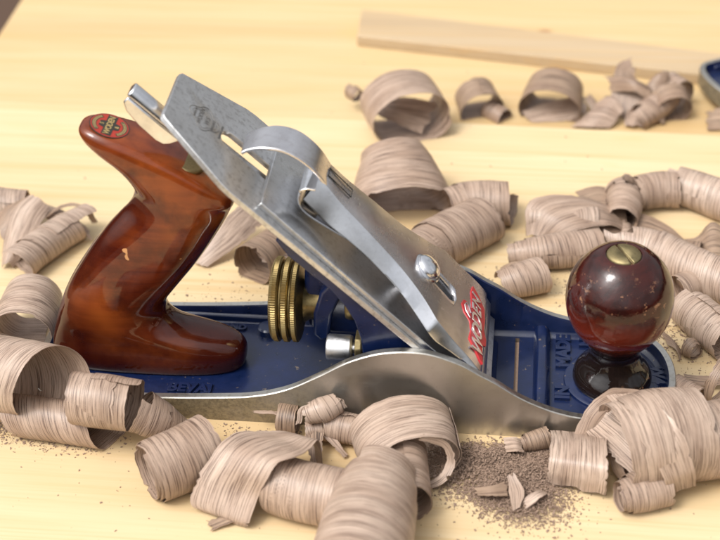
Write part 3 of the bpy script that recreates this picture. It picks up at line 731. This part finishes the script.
# name the look and the place of each
roll('small brown roll at the left edge behind the handle', [(-57.3, 93.8, 8), (-33.6, 94.7, 8)], [9, 7], 17, 1.3, a0=-60, mat=1)
strip('pale fan-shaped shaving standing upright at the left edge', [((-36.0, 57.2, 1), (-30.8, 57.6, 1)), ((-38.5, 70.8, 6), (-26.0, 68.0, 6)), ((-37.8, 83.7, 12), (-23.5, 79.9, 10)), ((-32.0, 90.8, 16), (-21.4, 86.5, 12))], mat=1, bow=3)
roll('slanting pale roll leaning left of the handle top, behind the left big curl', [(-28.2, 49.7, 7), (-17.8, 70.9, 7), (-4.1, 90.3, 7)], [8, 7.5, 6.5], 24, 2.2, a0=-30, mat=1)
strip('thin brown strand arching over the slanting pale roll at left', [((-24.3, 79.9, 10), (-24.3, 82.9, 10)), ((-16.0, 87.0, 13), (-15.9, 90.1, 13)), ((-8.0, 87.5, 13), (-6.6, 89.2, 13)), ((-3.6, 87.0, 5), (-0.8, 88.8, 5))], mat=2)
roll('upright curl against the rear edge of the handle, open below', [(-11.1, 26.3, 11), (-9.7, 15.9, 11), (-9.0, 1.9, 10)], [11.5, 12.5, 12], 24, .98, a0=-150, grow=1.0, mat=1)
roll('wide open curl at the left edge in front of the handle heel', [(-45.3, -24.1, 14), (-5.9, -31.4, 19), (28.7, -42.9, 25)], [15.5, 14.6, 13.6], 30, 1.72, a0=80, grow=-.5, dirn=-1, mat=1)
roll('flattened curl under the wide open curl at lower left', [(-9.8, -38.4, 6), (14.3, -41.4, 7), (44.8, -45.5, 7)], [8, 8, 8], 34, 1.1, a0=-100, grow=.2, mat=0)
roll('banded tube lying along the heel, left of the tapering cone', [(25.1, -43.6, 20), (37.7, -44.7, 20), (50.7, -45.3, 19)], [9.9, 9.7, 9.2], 17, 2.1, a0=-40, grow=.2, mat=0)
roll('tapering stepped cone pointing at the fat scroll', [(47.9, -44.9, 18), (57.0, -44.0, 12), (65.6, -42.1, 5)], [9, 7, 4], 8, 3.2, a0=20, grow=0, mat=0)
roll('fat tight scroll lying alone at lower left with spiral end', [(57.1, -69.8, 10), (67.3, -62.0, 10), (77.8, -52.8, 10)], [10.5, 11, 11.5], 24, 2.6, a0=0, grow=.9, mat=0)
strip('broad folded shaving with a wave, right of the fat scroll', [((78.6, -77.7, 1), (94.8, -83.4, 1)), ((74.4, -76.6, 4), (96.1, -83.8, 4)), ((76.3, -72.2, 11), (98.9, -79.0, 11)), ((80.4, -67.1, 17), (102.8, -78.2, 20)), ((84.0, -62.0, 20), (106.3, -74.7, 24)),
   ((88.4, -55.4, 19), (111.7, -71.4, 24)), ((96.5, -53.1, 18), (114.9, -65.6, 22)), ((106.3, -51.8, 17), (117.3, -58.2, 20)), ((113.8, -51.0, 12), (118.2, -56.8, 13)), ((115.0, -51.7, 4), (118.3, -57.6, 4))], nu=60, nv=11, mat=1)
roll('thick horizontal tube under the broad folded shaving', [(102.2, -69.5, 9.5), (112.5, -72.6, 9.5), (130.3, -75.9, 9.5)], [10.3, 10.3, 10.3], 26, 2.55, a0=0, grow=.3, mat=0)
strip('small flat brown flake peeping out below the broad folded shaving', [((80.5, -81.8, 1), (83.3, -85.8, 1)), ((86.8, -79.4, 2), (89.8, -82.4, 2)), ((91.7, -77.5, 2), (94.3, -80.2, 2))], mat=2, nu=14)
# tangle in front of the cheek
roll('dark little ball curl in the tangle before the cheek', [(98.2, -31.8, 5), (105.8, -32.3, 5)], [5.5, 5], 7, 2.6, a0=40, grow=.8, mat=2)
roll('tiny tight curl at the middle of the tangle', [(109.4, -37.5, 4), (115.9, -35.9, 5)], [4, 4], 6, 2.4, a0=0, grow=.6, mat=0)
roll('ribbed small curl on top of the tangle', [(109.4, -37.0, 12), (115.6, -36.0, 14), (121.7, -32.3, 15)], [4, 4.5, 3.5], 8, 2.4, a0=10, grow=.3, mat=1)
roll('short bent curl at the right of the tangle', [(117.3, -35.2, 6), (127.5, -37.1, 6)], [6, 5.5], 11, 1.2, a0=-80, mat=0)
strip('thin splinter sticking out left from the tangle', [((89.4, -32.0, 8), (89.6, -33.1, 8)), ((97.2, -31.4, 8), (97.5, -33.6, 8)), ((105.3, -33.5, 7), (105.0, -36.8, 7))], nu=16, mat=1)
strip('thin twisted strand looped at the top of the tangle', [((106.2, -38.9, 9), (108.0, -38.7, 9)), ((107.4, -35.6, 14), (109.7, -35.5, 15)), ((114.1, -35.1, 16), (115.1, -37.8, 16)), ((119.7, -35.8, 17), (119.6, -38.0, 17)), ((120.8, -33.0, 18), (122.8, -34.0, 18)), ((122.9, -35.5, 15), (124.2, -34.3, 15))], nu=40, nv=5, mat=1)
strip('narrow strand hanging from the tangle to the bench', [((114.4, -40.3, 7), (118.6, -38.9, 7)), ((119.9, -44.0, 4), (122.6, -42.8, 4)), ((124.5, -46.8, 1), (126.2, -45.6, 1))], nu=24, nv=5, mat=0)
strip('bent flake hanging below the tangle', [((110.3, -42.8, 8), (116.7, -41.2, 8)), ((111.8, -48.9, 5), (116.7, -47.5, 5)), ((113.7, -53.9, 1), (115.9, -53.7, 1))], nu=24, nv=5, mat=2)
# centre
roll('tall arched curl behind the big front tube, against the cheek', [(144.0, -35.8, 9), (146.8, -44.0, 9), (151.0, -55.0, 9)], [19, 18.5, 16.5], 21, 1.12, a0=-115, grow=.5, flat=.72, mat=1)
strip('thin outer hoop beside the arched curl', [((152.1, -55.3, 20), (154.0, -53.2, 21)), ((159.6, -52.4, 15), (162.0, -51.3, 16)), ((162.1, -53.0, 9), (165.0, -53.8, 9)), ((159.2, -56.2, 4), (161.8, -59.0, 4)), ((153.0, -58.7, 1), (154.6, -61.0, 1))], mat=1, nu=36, nv=4)
roll('narrow inner tube between the big front tube and the hoop', [(145.8, -48.2, 8), (147.8, -63.2, 8), (149.8, -75.1, 8)], [8.5, 8.5, 8.5], 26, 2.0, a0=0, mat=0)
roll('big pale front tube running out of the lower edge', [(140.9, -63.9, 13), (139.1, -83.3, 14), (136.1, -124.5, 15)], [12.5, 15.3, 16], 42, 2.6, a0=-40, grow=.5, mat=1)
# right foreground
roll('huge striped curl in front of the knob', [(219.4, -48.5, 15), (234.4, -43.3, 16), (251.1, -37.7, 15)], [16.0, 17.0, 15.5], 26, 1.62, a0=-75, grow=.8, mat=1)
strip('arched side band of the striped curl, before the toe', [((206.8, -34.9, 8), (216.2, -35.1, 6)), ((209.9, -30.6, 15), (217.9, -33.0, 12)), ((214.6, -27.7, 20), (223.5, -30.5, 14)), ((221.0, -28.0, 25), (233.4, -31.8, 14)), ((232.4, -30.4, 26), (240.2, -36.5, 14))], mat=0, nu=36, bow=1)
strip('square curled flap with straight grain lying right of the sawdust heap', [((197.9, -31.8, 6), (218.1, -35.0, 9)), ((198.4, -41.9, 11), (217.8, -45.6, 14)), ((197.8, -50.1, 11), (217.9, -56.1, 14)), ((197.3, -53.1, 7), (217.9, -59.3, 9)), ((197.2, -53.5, 2), (217.7, -59.1, 2))], mat=1, nu=30, rag=.5)
strip('diagonal band running from the arched side band to the small scroll', [((210.6, -34.6, 9), (220.7, -30.9, 18)), ((216.3, -44.5, 11), (229.3, -39.6, 17)), ((223.1, -52.0, 10), (235.4, -47.1, 14)), ((229.3, -58.3, 7), (240.5, -51.5, 9)), ((233.8, -58.8, 3), (244.5, -52.0, 3))], mat=1, nu=36)
roll('small scroll with spiral end under the diagonal band', [(221.0, -63.8, 6), (229.4, -60.2, 6), (239.2, -55.5, 6)], [5.5, 6.5, 7], 15, 3.0, a0=0, grow=.5, mat=0)
strip('dark bent flake between the square flap and the small scroll', [((218.0, -42.3, 8), (223.4, -47.9, 8)), ((220.2, -48.1, 5), (225.6, -53.6, 5)), ((223.7, -53.7, 2), (230.0, -54.2, 2))], mat=2, nu=20)
strip('short pale flake lying against the toe sole in the sawdust', [((181.4, -32.6, 2), (182.7, -39.9, 2)), ((185.4, -33.9, 4), (186.3, -41.2, 4)), ((188.3, -34.2, 3), (189.2, -40.4, 3))], mat=1, nu=12)
strip('brown flake lying in the sawdust, left of the upright pale chip', [((172.1, -59.1, 2), (173.7, -62.9, 2)), ((177.7, -59.6, 4), (179.2, -64.4, 4)), ((182.8, -56.2, 3), (184.1, -63.0, 3))], mat=2, nu=12)
strip('upright pale chip standing in the sawdust', [((183.4, -56.2, 6), (186.2, -56.0, 7)), ((184.4, -62.0, 4), (189.6, -61.6, 4)), ((185.7, -68.6, 2), (188.4, -67.4, 2))], mat=0, nu=12)
strip('small pale chip right of the upright chip', [((188.6, -63.5, 2), (191.1, -67.2, 2)), ((193.0, -61.3, 4), (195.5, -64.0, 4)), ((195.9, -58.0, 2), (197.6, -60.3, 2))], mat=1, nu=12)
roll('small brown curl tucked between the toe and the square flap', [(187.6, -36.3, 3), (198.4, -32.3, 4)], [3, 4], 9, 1.4, a0=0, mat=2)
roll('ribbed little roll beside the toe tip', [(244.0, 0.2, 4), (253.8, -8.1, 4)], [4, 4.5], 12, 2.2, a0=0, mat=0)
strip('narrow flat strand right of the toe tip', [((249.2, 8.8, 2), (251.1, 3.1, 2)), ((255.8, 6.9, 3), (256.8, 1.2, 3)), ((265.4, 7.7, 4), (265.9, 3.1, 3))], mat=2, nu=20)
roll('thin hoop cut by the right edge below the knob', [(260.4, -0.8, 9), (263.2, -2.9, 9)], [10, 10], 4, .8, a0=-60, grow=0, mat=2, nv=4)
# right middle
roll('long tube passing behind the knob to the right edge', [(220.3, 88.5, 8), (239.3, 82.6, 8), (255.0, 69.6, 8), (275.9, 54.8, 8)], [6.5, 8.5, 9.0, 8.5], 34, 2.6, a0=20, mat=1)
roll('plump tube with open end left of the knob', [(179.1, 76.6, 6), (197.5, 78.0, 7), (219.4, 84.0, 7)], [5, 7.5, 7.5], 32, 2.2, a0=0, mat=0)
roll('short curl with ragged lip below the plump tube', [(176.1, 55.2, 5), (185.4, 57.4, 7), (196.0, 62.3, 7)], [6, 7.5, 8], 18, .75, a0=-100, mat=0)
strip('small broken flake over the short curl lip', [((176.9, 67.8, 5), (179.1, 62.3, 5)), ((181.8, 68.3, 8), (183.6, 61.4, 8)), ((188.4, 70.2, 7), (189.4, 64.6, 7))], mat=2, nu=14)
strip('folded cone with a diagonal edge behind the plump tube', [((187.3, 93.2, 3), (196.8, 89.4, 3)), ((187.1, 103.1, 13), (206.7, 90.5, 9)), ((194.8, 108.5, 15), (216.9, 94.3, 10)), ((210.0, 112.6, 13), (223.8, 96.3, 9)), ((221.6, 113.0, 9), (229.8, 99.4, 4))], mat=0, nu=36, bow=2)
roll('pale inner curl of the folded cone behind the plump tube', [(188.7, 102.7, 7), (201.7, 100.6, 7), (218.9, 101.8, 7)], [6.5, 7, 7], 26, 1.6, a0=0, mat=1)
strip('grey-brown rumpled flake right of the folded cone', [((208.3, 124.7, 7), (214.8, 95.2, 3)), ((218.4, 127.2, 9), (224.0, 94.5, 5)), ((228.3, 126.1, 7), (232.0, 97.9, 3))], mat=2, nu=20, bow=1.5)
roll('barrel-shaped curl standing above the knob', [(229.6, 127.8, 7), (229.5, 114.3, 8), (228.2, 98.0, 7)], [8.5, 7.8, 5.5], 18, 1.8, a0=0, mat=0)
roll('tiny tight curl under the barrel-shaped curl', [(229.7, 106.9, 3), (230.9, 93.4, 3)], [3, 3.4], 8, 1.8, a0=0, mat=1)
roll('short smooth tube between the barrel curl and the open-ended tube', [(234.2, 123.4, 8), (243.6, 127.3, 8), (254.6, 128.1, 8)], [7.5, 8, 8], 18, 1.6, a0=0, mat=0)
roll('open-ended tube leaving at the right edge above the knob', [(249.7, 134.2, 8), (263.3, 127.1, 8), (281.8, 115.7, 8)], [8, 8.5, 9.5], 28, 2.2, a0=0, mat=1)
strip('flat grey-brown flake behind the long tube', [((234.8, 112.2, 6), (231.8, 92.6, 2)), ((245.9, 106.7, 5), (242.2, 88.2, 2)), ((255.1, 95.2, 4), (250.4, 84.5, 2)), ((258.7, 87.9, 1), (255.6, 79.1, 1))], mat=2, nu=24, bow=1.5)
strip('crumpled brown flake at the right edge behind the long tube', [((253.1, 96.5, 3), (250.9, 86.0, 2)), ((260.6, 97.2, 5), (258.8, 80.9, 3)), ((266.0, 99.5, 11), (266.4, 77.4, 6)), ((273.7, 96.9, 8), (274.8, 80.7, 4))], mat=2, nu=24)
roll('dark open curl at the left end of the crumpled flake', [(250.9, 89.0, 4), (260.8, 86.8, 4)], [4, 4.5], 10, 1.4, a0=0, mat=2)
roll('dark-mouthed curl right of the knob', [(248.6, 55.3, 6), (258.7, 62.9, 7)], [7, 6], 11, 1.6, a0=0, mat=0)
roll('short striped tube right of the knob at the edge', [(251.2, 46.3, 7), (258.6, 35.2, 7), (268.9, 21.1, 7)], [8, 8.5, 8], 24, 2.0, a0=0, mat=1)
roll('little brown knot lying right of the toe', [(251.6, 24.0, 4), (254.7, 20.0, 4)], [4, 3], 4, 1.7, a0=0, mat=2, rag=.8)
strip('pale brown flake touching the toe rim behind', [((241.7, 36.3, 1), (244.3, 27.1, 1)), ((245.8, 29.1, 3), (247.1, 23.0, 2)), ((249.5, 23.2, 1), (248.3, 17.0, 1))], mat=2, nu=12)
# behind the iron
roll('twin-lobed curl at the middle, right of the lever cap', [(136.3, 60.7, 9), (150.9, 79.1, 9), (172.2, 100.2, 9)], [10.5, 11, 10.5], 30, 2.4, a0=30, mat=0)
roll('small dark-mouthed end of the curl right of the lever cap', [(150.9, 106.4, 9), (162.1, 110.4, 9), (183.2, 110.3, 9)], [8, 9.5, 9.5], 22, 1.8, a0=-30, mat=0)
roll('dome-shaped curl open towards the plane, behind the lever cap', [(125.5, 133.5, 19), (128.5, 124.8, 15), (130.7, 114.6, 10)], [14, 18, 21.5], 30, 1.04, a0=-178, grow=.3, flat=.8, mat=0)
roll('big loop on the board edge with zigzag end', [(121.5, 198.1, 12), (127.0, 184.9, 12), (132.4, 172.1, 12)], [19.5, 20, 19.5], 24, 1.15, a0=-160, grow=.5, flat=.72, mat=0)
strip('zigzag-ended tongue inside the big loop', [((111.7, 197.0, 10), (113.4, 188.2, 5)), ((119.8, 195.0, 12), (123.9, 181.4, 5)), ((128.6, 194.6, 12), (130.9, 177.9, 4)), ((141.2, 196.7, 9), (135.9, 176.2, 3))], mat=1, nu=24, rag=.9)
roll('little dark nub at the left of the big loop', [(96.6, 214.5, 4), (102.4, 207.8, 4)], [4, 3], 5, 1.3, a0=0, mat=2)
roll('grey-brown curl behind the board edge, right of the big loop', [(158.9, 219.7, 1), (163.6, 205.6, -1)], [10, 11], 15, 1.5, a0=-178, mat=2)
roll('wide hoop behind the board edge with pale inside', [(199.8, 225.2, 4), (197.0, 208.3, 1)], [13.5, 15.5], 20, 1.1, a0=-178, grow=.5, flat=.85, mat=2)
strip('wedge-shaped flake between the hoop and the crumpled heap', [((208.1, 199.2, -4), (224.3, 215.0, 5)), ((216.8, 198.1, -3), (229.5, 211.6, 6)), ((226.6, 199.5, -4), (233.1, 207.0, 2))], mat=0, nu=14)
strip('two-eared crumpled flake standing in the heap at the back', [((230.8, 210.3, -4.6), (241.4, 205.3, -4.6)), ((227.5, 220.9, 4), (246.0, 216.2, 4)), ((228.9, 227.5, 14), (237.8, 223.5, 12)), ((234.4, 228.9, 19), (238.6, 224.0, 14))], mat=2, nu=24, rag=.9)
strip('dark curled flake on top of the heap at the back', [((223.5, 229.8, 8), (227.5, 220.9, 4)), ((235.7, 221.3, 12), (237.8, 214.6, 8)), ((246.7, 219.1, 8), (245.8, 212.2, 4))], mat=2, nu=20, rag=.7, bow=2)
roll('rounded curl at the right of the heap at the back', [(255.0, 218.5, 3), (257.5, 208.4, 1)], [10, 9], 10, 1.8, a0=0, mat=2)
roll('pale slanting roll at the foot of the heap at the back', [(237.2, 202.5, -2), (250.9, 214.0, 2), (256.9, 221.1, 5)], [6, 6.5, 6], 18, 1.5, a0=0, mat=0)
strip('short dark flake below the second plane at the right edge', [((273.8, 214.6, -2), (273.9, 200.7, -4)), ((280.1, 213.8, 1), (281.6, 201.3, -4)), ((289.0, 214.1, 0), (288.3, 201.7, -4))], mat=2, nu=14)
# seen under the iron
roll('open brown curl behind the brass wheel', [(81.1, 73.8, 8), (73.9, 59.5, 8)], [8, 9.5], 18, 1.1, a0=-178, grow=.5, mat=2)
strip('pale flat band behind the handle, seen under the iron', [((44.2, 67.6, 1), (51.9, 63.8, 1)), ((52.2, 74.7, 8), (65.0, 75.5, 6)), ((57.8, 84.5, 13), (68.3, 81.7, 6)), ((62.1, 94.9, 13), (72.0, 91.1, 6))], mat=1, nu=24, bow=1)
strip('pale band leaning over the brown curl behind the brass wheel', [((71.0, 67.4, 10), (77.2, 60.5, 8)), ((78.4, 71.0, 13), (86.5, 61.2, 8)), ((86.7, 77.3, 9), (92.2, 67.1, 4))], mat=1, nu=20, bow=1)

roll('small curl nested inside the grey-brown curl at the back', [(166.3, 213.1, -3), (175.6, 204.7, -4.6)], [5.5, 5], 11, 1.6, a0=0, mat=0)
strip('ragged brown fold rising behind the pale slanting roll at the back', [((241.4, 205.3, -4.6), (253.0, 204.1, -4.6)), ((241.3, 217.3, 2), (254.9, 216.5, 3)), ((245.8, 223.5, 10), (254.5, 222.1, 10)), ((250.8, 228.1, 11), (256.7, 226.2, 10))], mat=2, nu=24, rag=.9, bow=3)
roll('dark open curl filling the right end of the heap at the back', [(253.7, 230.4, 3), (261.1, 220.6, 2)], [8, 8.5], 11, 1.3, a0=-90, mat=0, grow=.8)
strip('crumpled tan flake lying low in front of the heap at the back', [((233.4, 200.9, -4.6), (244.1, 201.6, -4.6)), ((235.6, 216.2, -1), (246.4, 217.2, 0)), ((243.3, 221.9, 4), (249.0, 218.3, 4))], mat=0, nu=20, rag=.8, bow=2)
strip('brown sliver leaning on the wide hoop at the back', [((219.9, 203.8, -4.6), (224.7, 202.2, -4.6)), ((216.8, 213.0, -1), (221.7, 213.6, 0)), ((213.7, 217.5, 2), (216.7, 220.0, 3))], mat=2, nu=16)

roll('smooth tube continuing from the huge striped curl past the right edge', [(244.8, -42.3, 13), (254.7, -39.4, 13), (275.3, -33.6, 13)], [13.0, 13.6, 13], 30, 1.5, a0=-30, grow=.4, mat=0)
strip('thin raised fold across the huge striped curl in front of the knob', [((216.8, -34.9, 27), (228.3, -35.3, 30)), ((223.9, -48.0, 28), (235.0, -46.5, 33)), ((231.2, -58.0, 24), (242.4, -54.5, 28)), ((236.7, -61.8, 14), (246.7, -58.3, 17)), ((239.0, -59.4, 5), (248.7, -55.7, 6))], mat=1, nu=40, rag=.5)
strip('bent tongue of the wide hoop behind the board edge', [((183.3, 208.6, -2), (187.5, 203.6, -4.6)), ((192.1, 213.6, 0), (196.3, 204.2, -4.6)), ((204.8, 217.0, 2), (207.2, 206.8, -4.6)), ((213.7, 217.8, 3), (215.0, 212.4, -3))], mat=1, nu=24)
strip('dark flap folded over the small brown roll at the left edge', [((-47.6, 82.4, 6), (-40.3, 74.9, 3)), ((-41.9, 88.1, 12), (-32.0, 80.7, 9)), ((-36.3, 91.9, 14), (-28.5, 89.1, 12))], mat=2, nu=24, bow=1.5)
strip('loose brown band bridging the left edge roll and the slanting roll', [((-35.6, 96.4, 10), (-29.9, 88.6, 8)), ((-26.6, 93.8, 10), (-19.3, 83.1, 8)), ((-15.0, 88.3, 10), (-8.5, 79.1, 6)), ((-5.8, 85.3, 5), (-1.9, 79.2, 2))], mat=0, nu=30, bow=1.5, rag=.6)


# ------------------------------------------------------------------ sawdust
def dust(name, label, blobs, n, mat, smin=.08, smax=.60):
    V = []; Fc = []; r = random.Random(len(name) + n)
    for (cx, cy, sx, sy, h, wgt) in blobs:
        for _ in range(int(n * wgt)):
            gx, gy = r.gauss(0, 1), r.gauss(0, 1); x, y = cx + gx * sx, cy + gy * sy
            if -2 < x < 246 and abs(y) < half(min(max(x, .1), 244.9)) + .8: continue
            z = max(0, h * math.exp(-(gx * gx + gy * gy) / 2) * r.random()) + .12
            a = smin + (smax - smin) * r.random() ** 2.5; b = a * (.25 + .5 * r.random()); ph = r.random() * 6.28; tl = r.uniform(-.5, .5) * (1 if h > .8 else .4)
            ux, uy = math.cos(ph), math.sin(ph); k = len(V)
            q4 = [(-a, -b), (a, -b * .7), (a * .8, b), (-a * .9, b * .8)]
            for (p_, q_) in q4: V.append((x + p_ * ux - q_ * uy, y + p_ * uy + q_ * ux, z + tl * p_ + .08 + abs(tl) * a))
            for (p_, q_) in q4: V.append((x + p_ * ux - q_ * uy, y + p_ * uy + q_ * ux, z + tl * p_ - .1 + abs(tl) * a))
            Fc += [(k, k + 1, k + 2, k + 3), (k + 7, k + 6, k + 5, k + 4)] + [(k + i, k + 4 + i, k + 4 + (i + 1) % 4, k + (i + 1) % 4) for i in range(4)]
    me = mesh(name, V, Fc); o = link(name, me, mat, smooth=False)
    return tag(o, label, 'sawdust', kind='stuff')
dust('sawdust', 'brown walnut sawdust heaped in front of the toe and specked over the bench',
     [(176, -42, 12, 4.0, 2.4, .22), (188, -50, 8, 6, 2.6, .26), (190, -62, 8, 6, 2.2, .15), (166, -50, 8, 6, 1.8, .11), (196, -44, 6, 4, 1.5, .06), (178, -60, 5, 3, 1.5, .05), (2, -40, 16, 5, .1, .05), (24, -46, 8, 3, .1, .01), (66, 46, 16, 10, 0, .006), (150, 62, 8, 6, 0, .004),
      (212, 66, 22, 8, 0, .012), (248, 36, 10, 14, .1, .03), (120, -60, 60, 18, 0, .006), (200, -36, 12, 3, .5, .04), (60, -34, 30, 2, 0, .008), (120, 190, 90, 50, 0, .002)], 34000, DUST[0])

# ------------------------------------------------------------------ bench
bench = tag(empty('workbench'), 'pale yellow pine workbench under the hand plane and shavings', 'workbench')
EY = [(-115, 199.6), (330, 190.4)]
def slab(name, poly, z0, z1, mat, parent, bev=.8):
    o = part(name, prism_me(name, poly, lambda p, h: (p[0], p[1], h), z0, z1), mat, parent, bev=bev); return o
slab('board', [(-106, -320), (1100, -320), (1100, 169.6), (-106, 199.4)], -24, 0, PINE, bench)
b2 = slab('board', [(-108, 200.2), (1100, 170.6), (1100, 1100), (-112, 1100)], -30, -5.0, PINEB, bench)
for lx, ly in ((-60, -280), (1050, -280), (-60, 1050), (1050, 1050)): slab('leg', [(lx - 30, ly - 30), (lx + 30, ly - 30), (lx + 30, ly + 30), (lx - 30, ly + 30)], -750, -30.5, PINE2, bench)
gp = slab('ground', [(-4000, -4000), (4000, -4000), (4000, 4000), (-4000, 4000)], -752, -750, GROUND, None, 0)
gp.parent = None; tag(gp, 'dark brown ground beyond the end of the bench', 'ground', kind='structure')
# batten at the back
bat = link('batten', prism_me('bat', [(92.8, 278.2, -5), (290.9, 243.9, -5), (293.1, 268.3, -5), (92.1, 310.1, -5)], lambda p, h: (p[0], p[1], h), -4.9, 1.2), PINE2); bevel(bat, .6)
tag(bat, 'thin pale wooden batten lying across the back of the bench', 'batten')

# ------------------------------------------------------------------ camera, light, world
f_, ph_, th_, ro_ = 1471.4, .6379, -.1285, -.03194
Fv = Vector((math.sin(th_) * math.cos(ph_), math.cos(th_) * math.cos(ph_), -math.sin(ph_))); Rv = Vector((math.cos(th_), -math.sin(th_), 0)); Uv = Rv.cross(Fv)
R2 = Rv * math.cos(ro_) + Uv * math.sin(ro_); U2 = -Rv * math.sin(ro_) + Uv * math.cos(ro_)
cam = bpy.data.cameras.new('camera'); co = bpy.data.objects.new('camera', cam); COL.objects.link(co)
co.matrix_world = Matrix(((R2.x, U2.x, -Fv.x, .1821), (R2.y, U2.y, -Fv.y, -.4305), (R2.z, U2.z, -Fv.z, .3731), (0, 0, 0, 1)))
cam.sensor_width = 36; cam.lens = f_ / 720 * 36; cam.clip_start = .01; cam.clip_end = 200
cam.dof.use_dof = True; cam.dof.focus_distance = .555; cam.dof.aperture_fstop = 10.5
scene.camera = co
w = bpy.data.worlds.new('World'); scene.world = w; w.use_nodes = True; nt = w.node_tree
sky = nt.nodes.new('ShaderNodeTexSky'); sky.sky_type = 'NISHITA'; sky.sun_disc = False
SUN_EL, SUN_AZ = math.radians(58), math.radians(-125)
sky.sun_elevation = SUN_EL; sky.sun_rotation = SUN_AZ; sky.dust_density = 6; sky.air_density = 1.0
hs = nt.nodes.new('ShaderNodeHueSaturation'); hs.inputs['Saturation'].default_value = .18
nt.links.new(sky.outputs[0], hs.inputs['Color'])
# made-up tone on the sky to shape reflections: uneven dimmer band low, brighter overhead
def wn(t, **k):
    n = nt.nodes.new(t)
    for a, b in k.items(): n.inputs[a].default_value = b
    return n
tcw = wn('ShaderNodeTexCoord'); sxw = wn('ShaderNodeSeparateXYZ'); nt.links.new(tcw.outputs['Generated'], sxw.inputs[0])
nzw = wn('ShaderNodeTexNoise', Scale=2.6, Detail=5); nt.links.new(tcw.outputs['Generated'], nzw.inputs['Vector'])
m1 = nt.nodes.new('ShaderNodeMath'); m1.operation = 'MULTIPLY_ADD'; nt.links.new(nzw.outputs['Fac'], m1.inputs[0]); m1.inputs[1].default_value = 1.1; nt.links.new(sxw.outputs[2], m1.inputs[2])
rw = nt.nodes.new('ShaderNodeValToRGB'); rw.color_ramp.elements[0].position = .82; rw.color_ramp.elements[0].color = (.92, .91, .90, 1); rw.color_ramp.elements[1].position = 1.0; rw.color_ramp.elements[1].color = (1.45, 1.45, 1.45, 1)
nt.links.new(m1.outputs[0], rw.inputs[0])
mw = nt.nodes.new('ShaderNodeMix'); mw.data_type = 'RGBA'; mw.blend_type = 'MULTIPLY'; mw.inputs[0].default_value = 1
nt.links.new(hs.outputs[0], mw.inputs[6]); nt.links.new(rw.outputs[0], mw.inputs[7]); nt.links.new(mw.outputs[2], nt.nodes['Background'].inputs[0])
nt.nodes['Background'].inputs[1].default_value = .15
sl_ = bpy.data.lights.new('sun', 'SUN'); so = bpy.data.objects.new('sun', sl_); COL.objects.link(so)
sl_.energy = 1.05; sl_.angle = math.radians(18); sl_.color = (1, .98, .95)
sd_ = Vector((math.sin(SUN_AZ) * math.cos(SUN_EL), math.cos(SUN_AZ) * math.cos(SUN_EL), math.sin(SUN_EL)))
so.rotation_euler = sd_.to_track_quat('Z', 'Y').to_euler()
scene.view_settings.view_transform = 'Standard'; scene.view_settings.look = 'None'; scene.view_settings.gamma = 1
scene.view_settings.exposure = 0.12
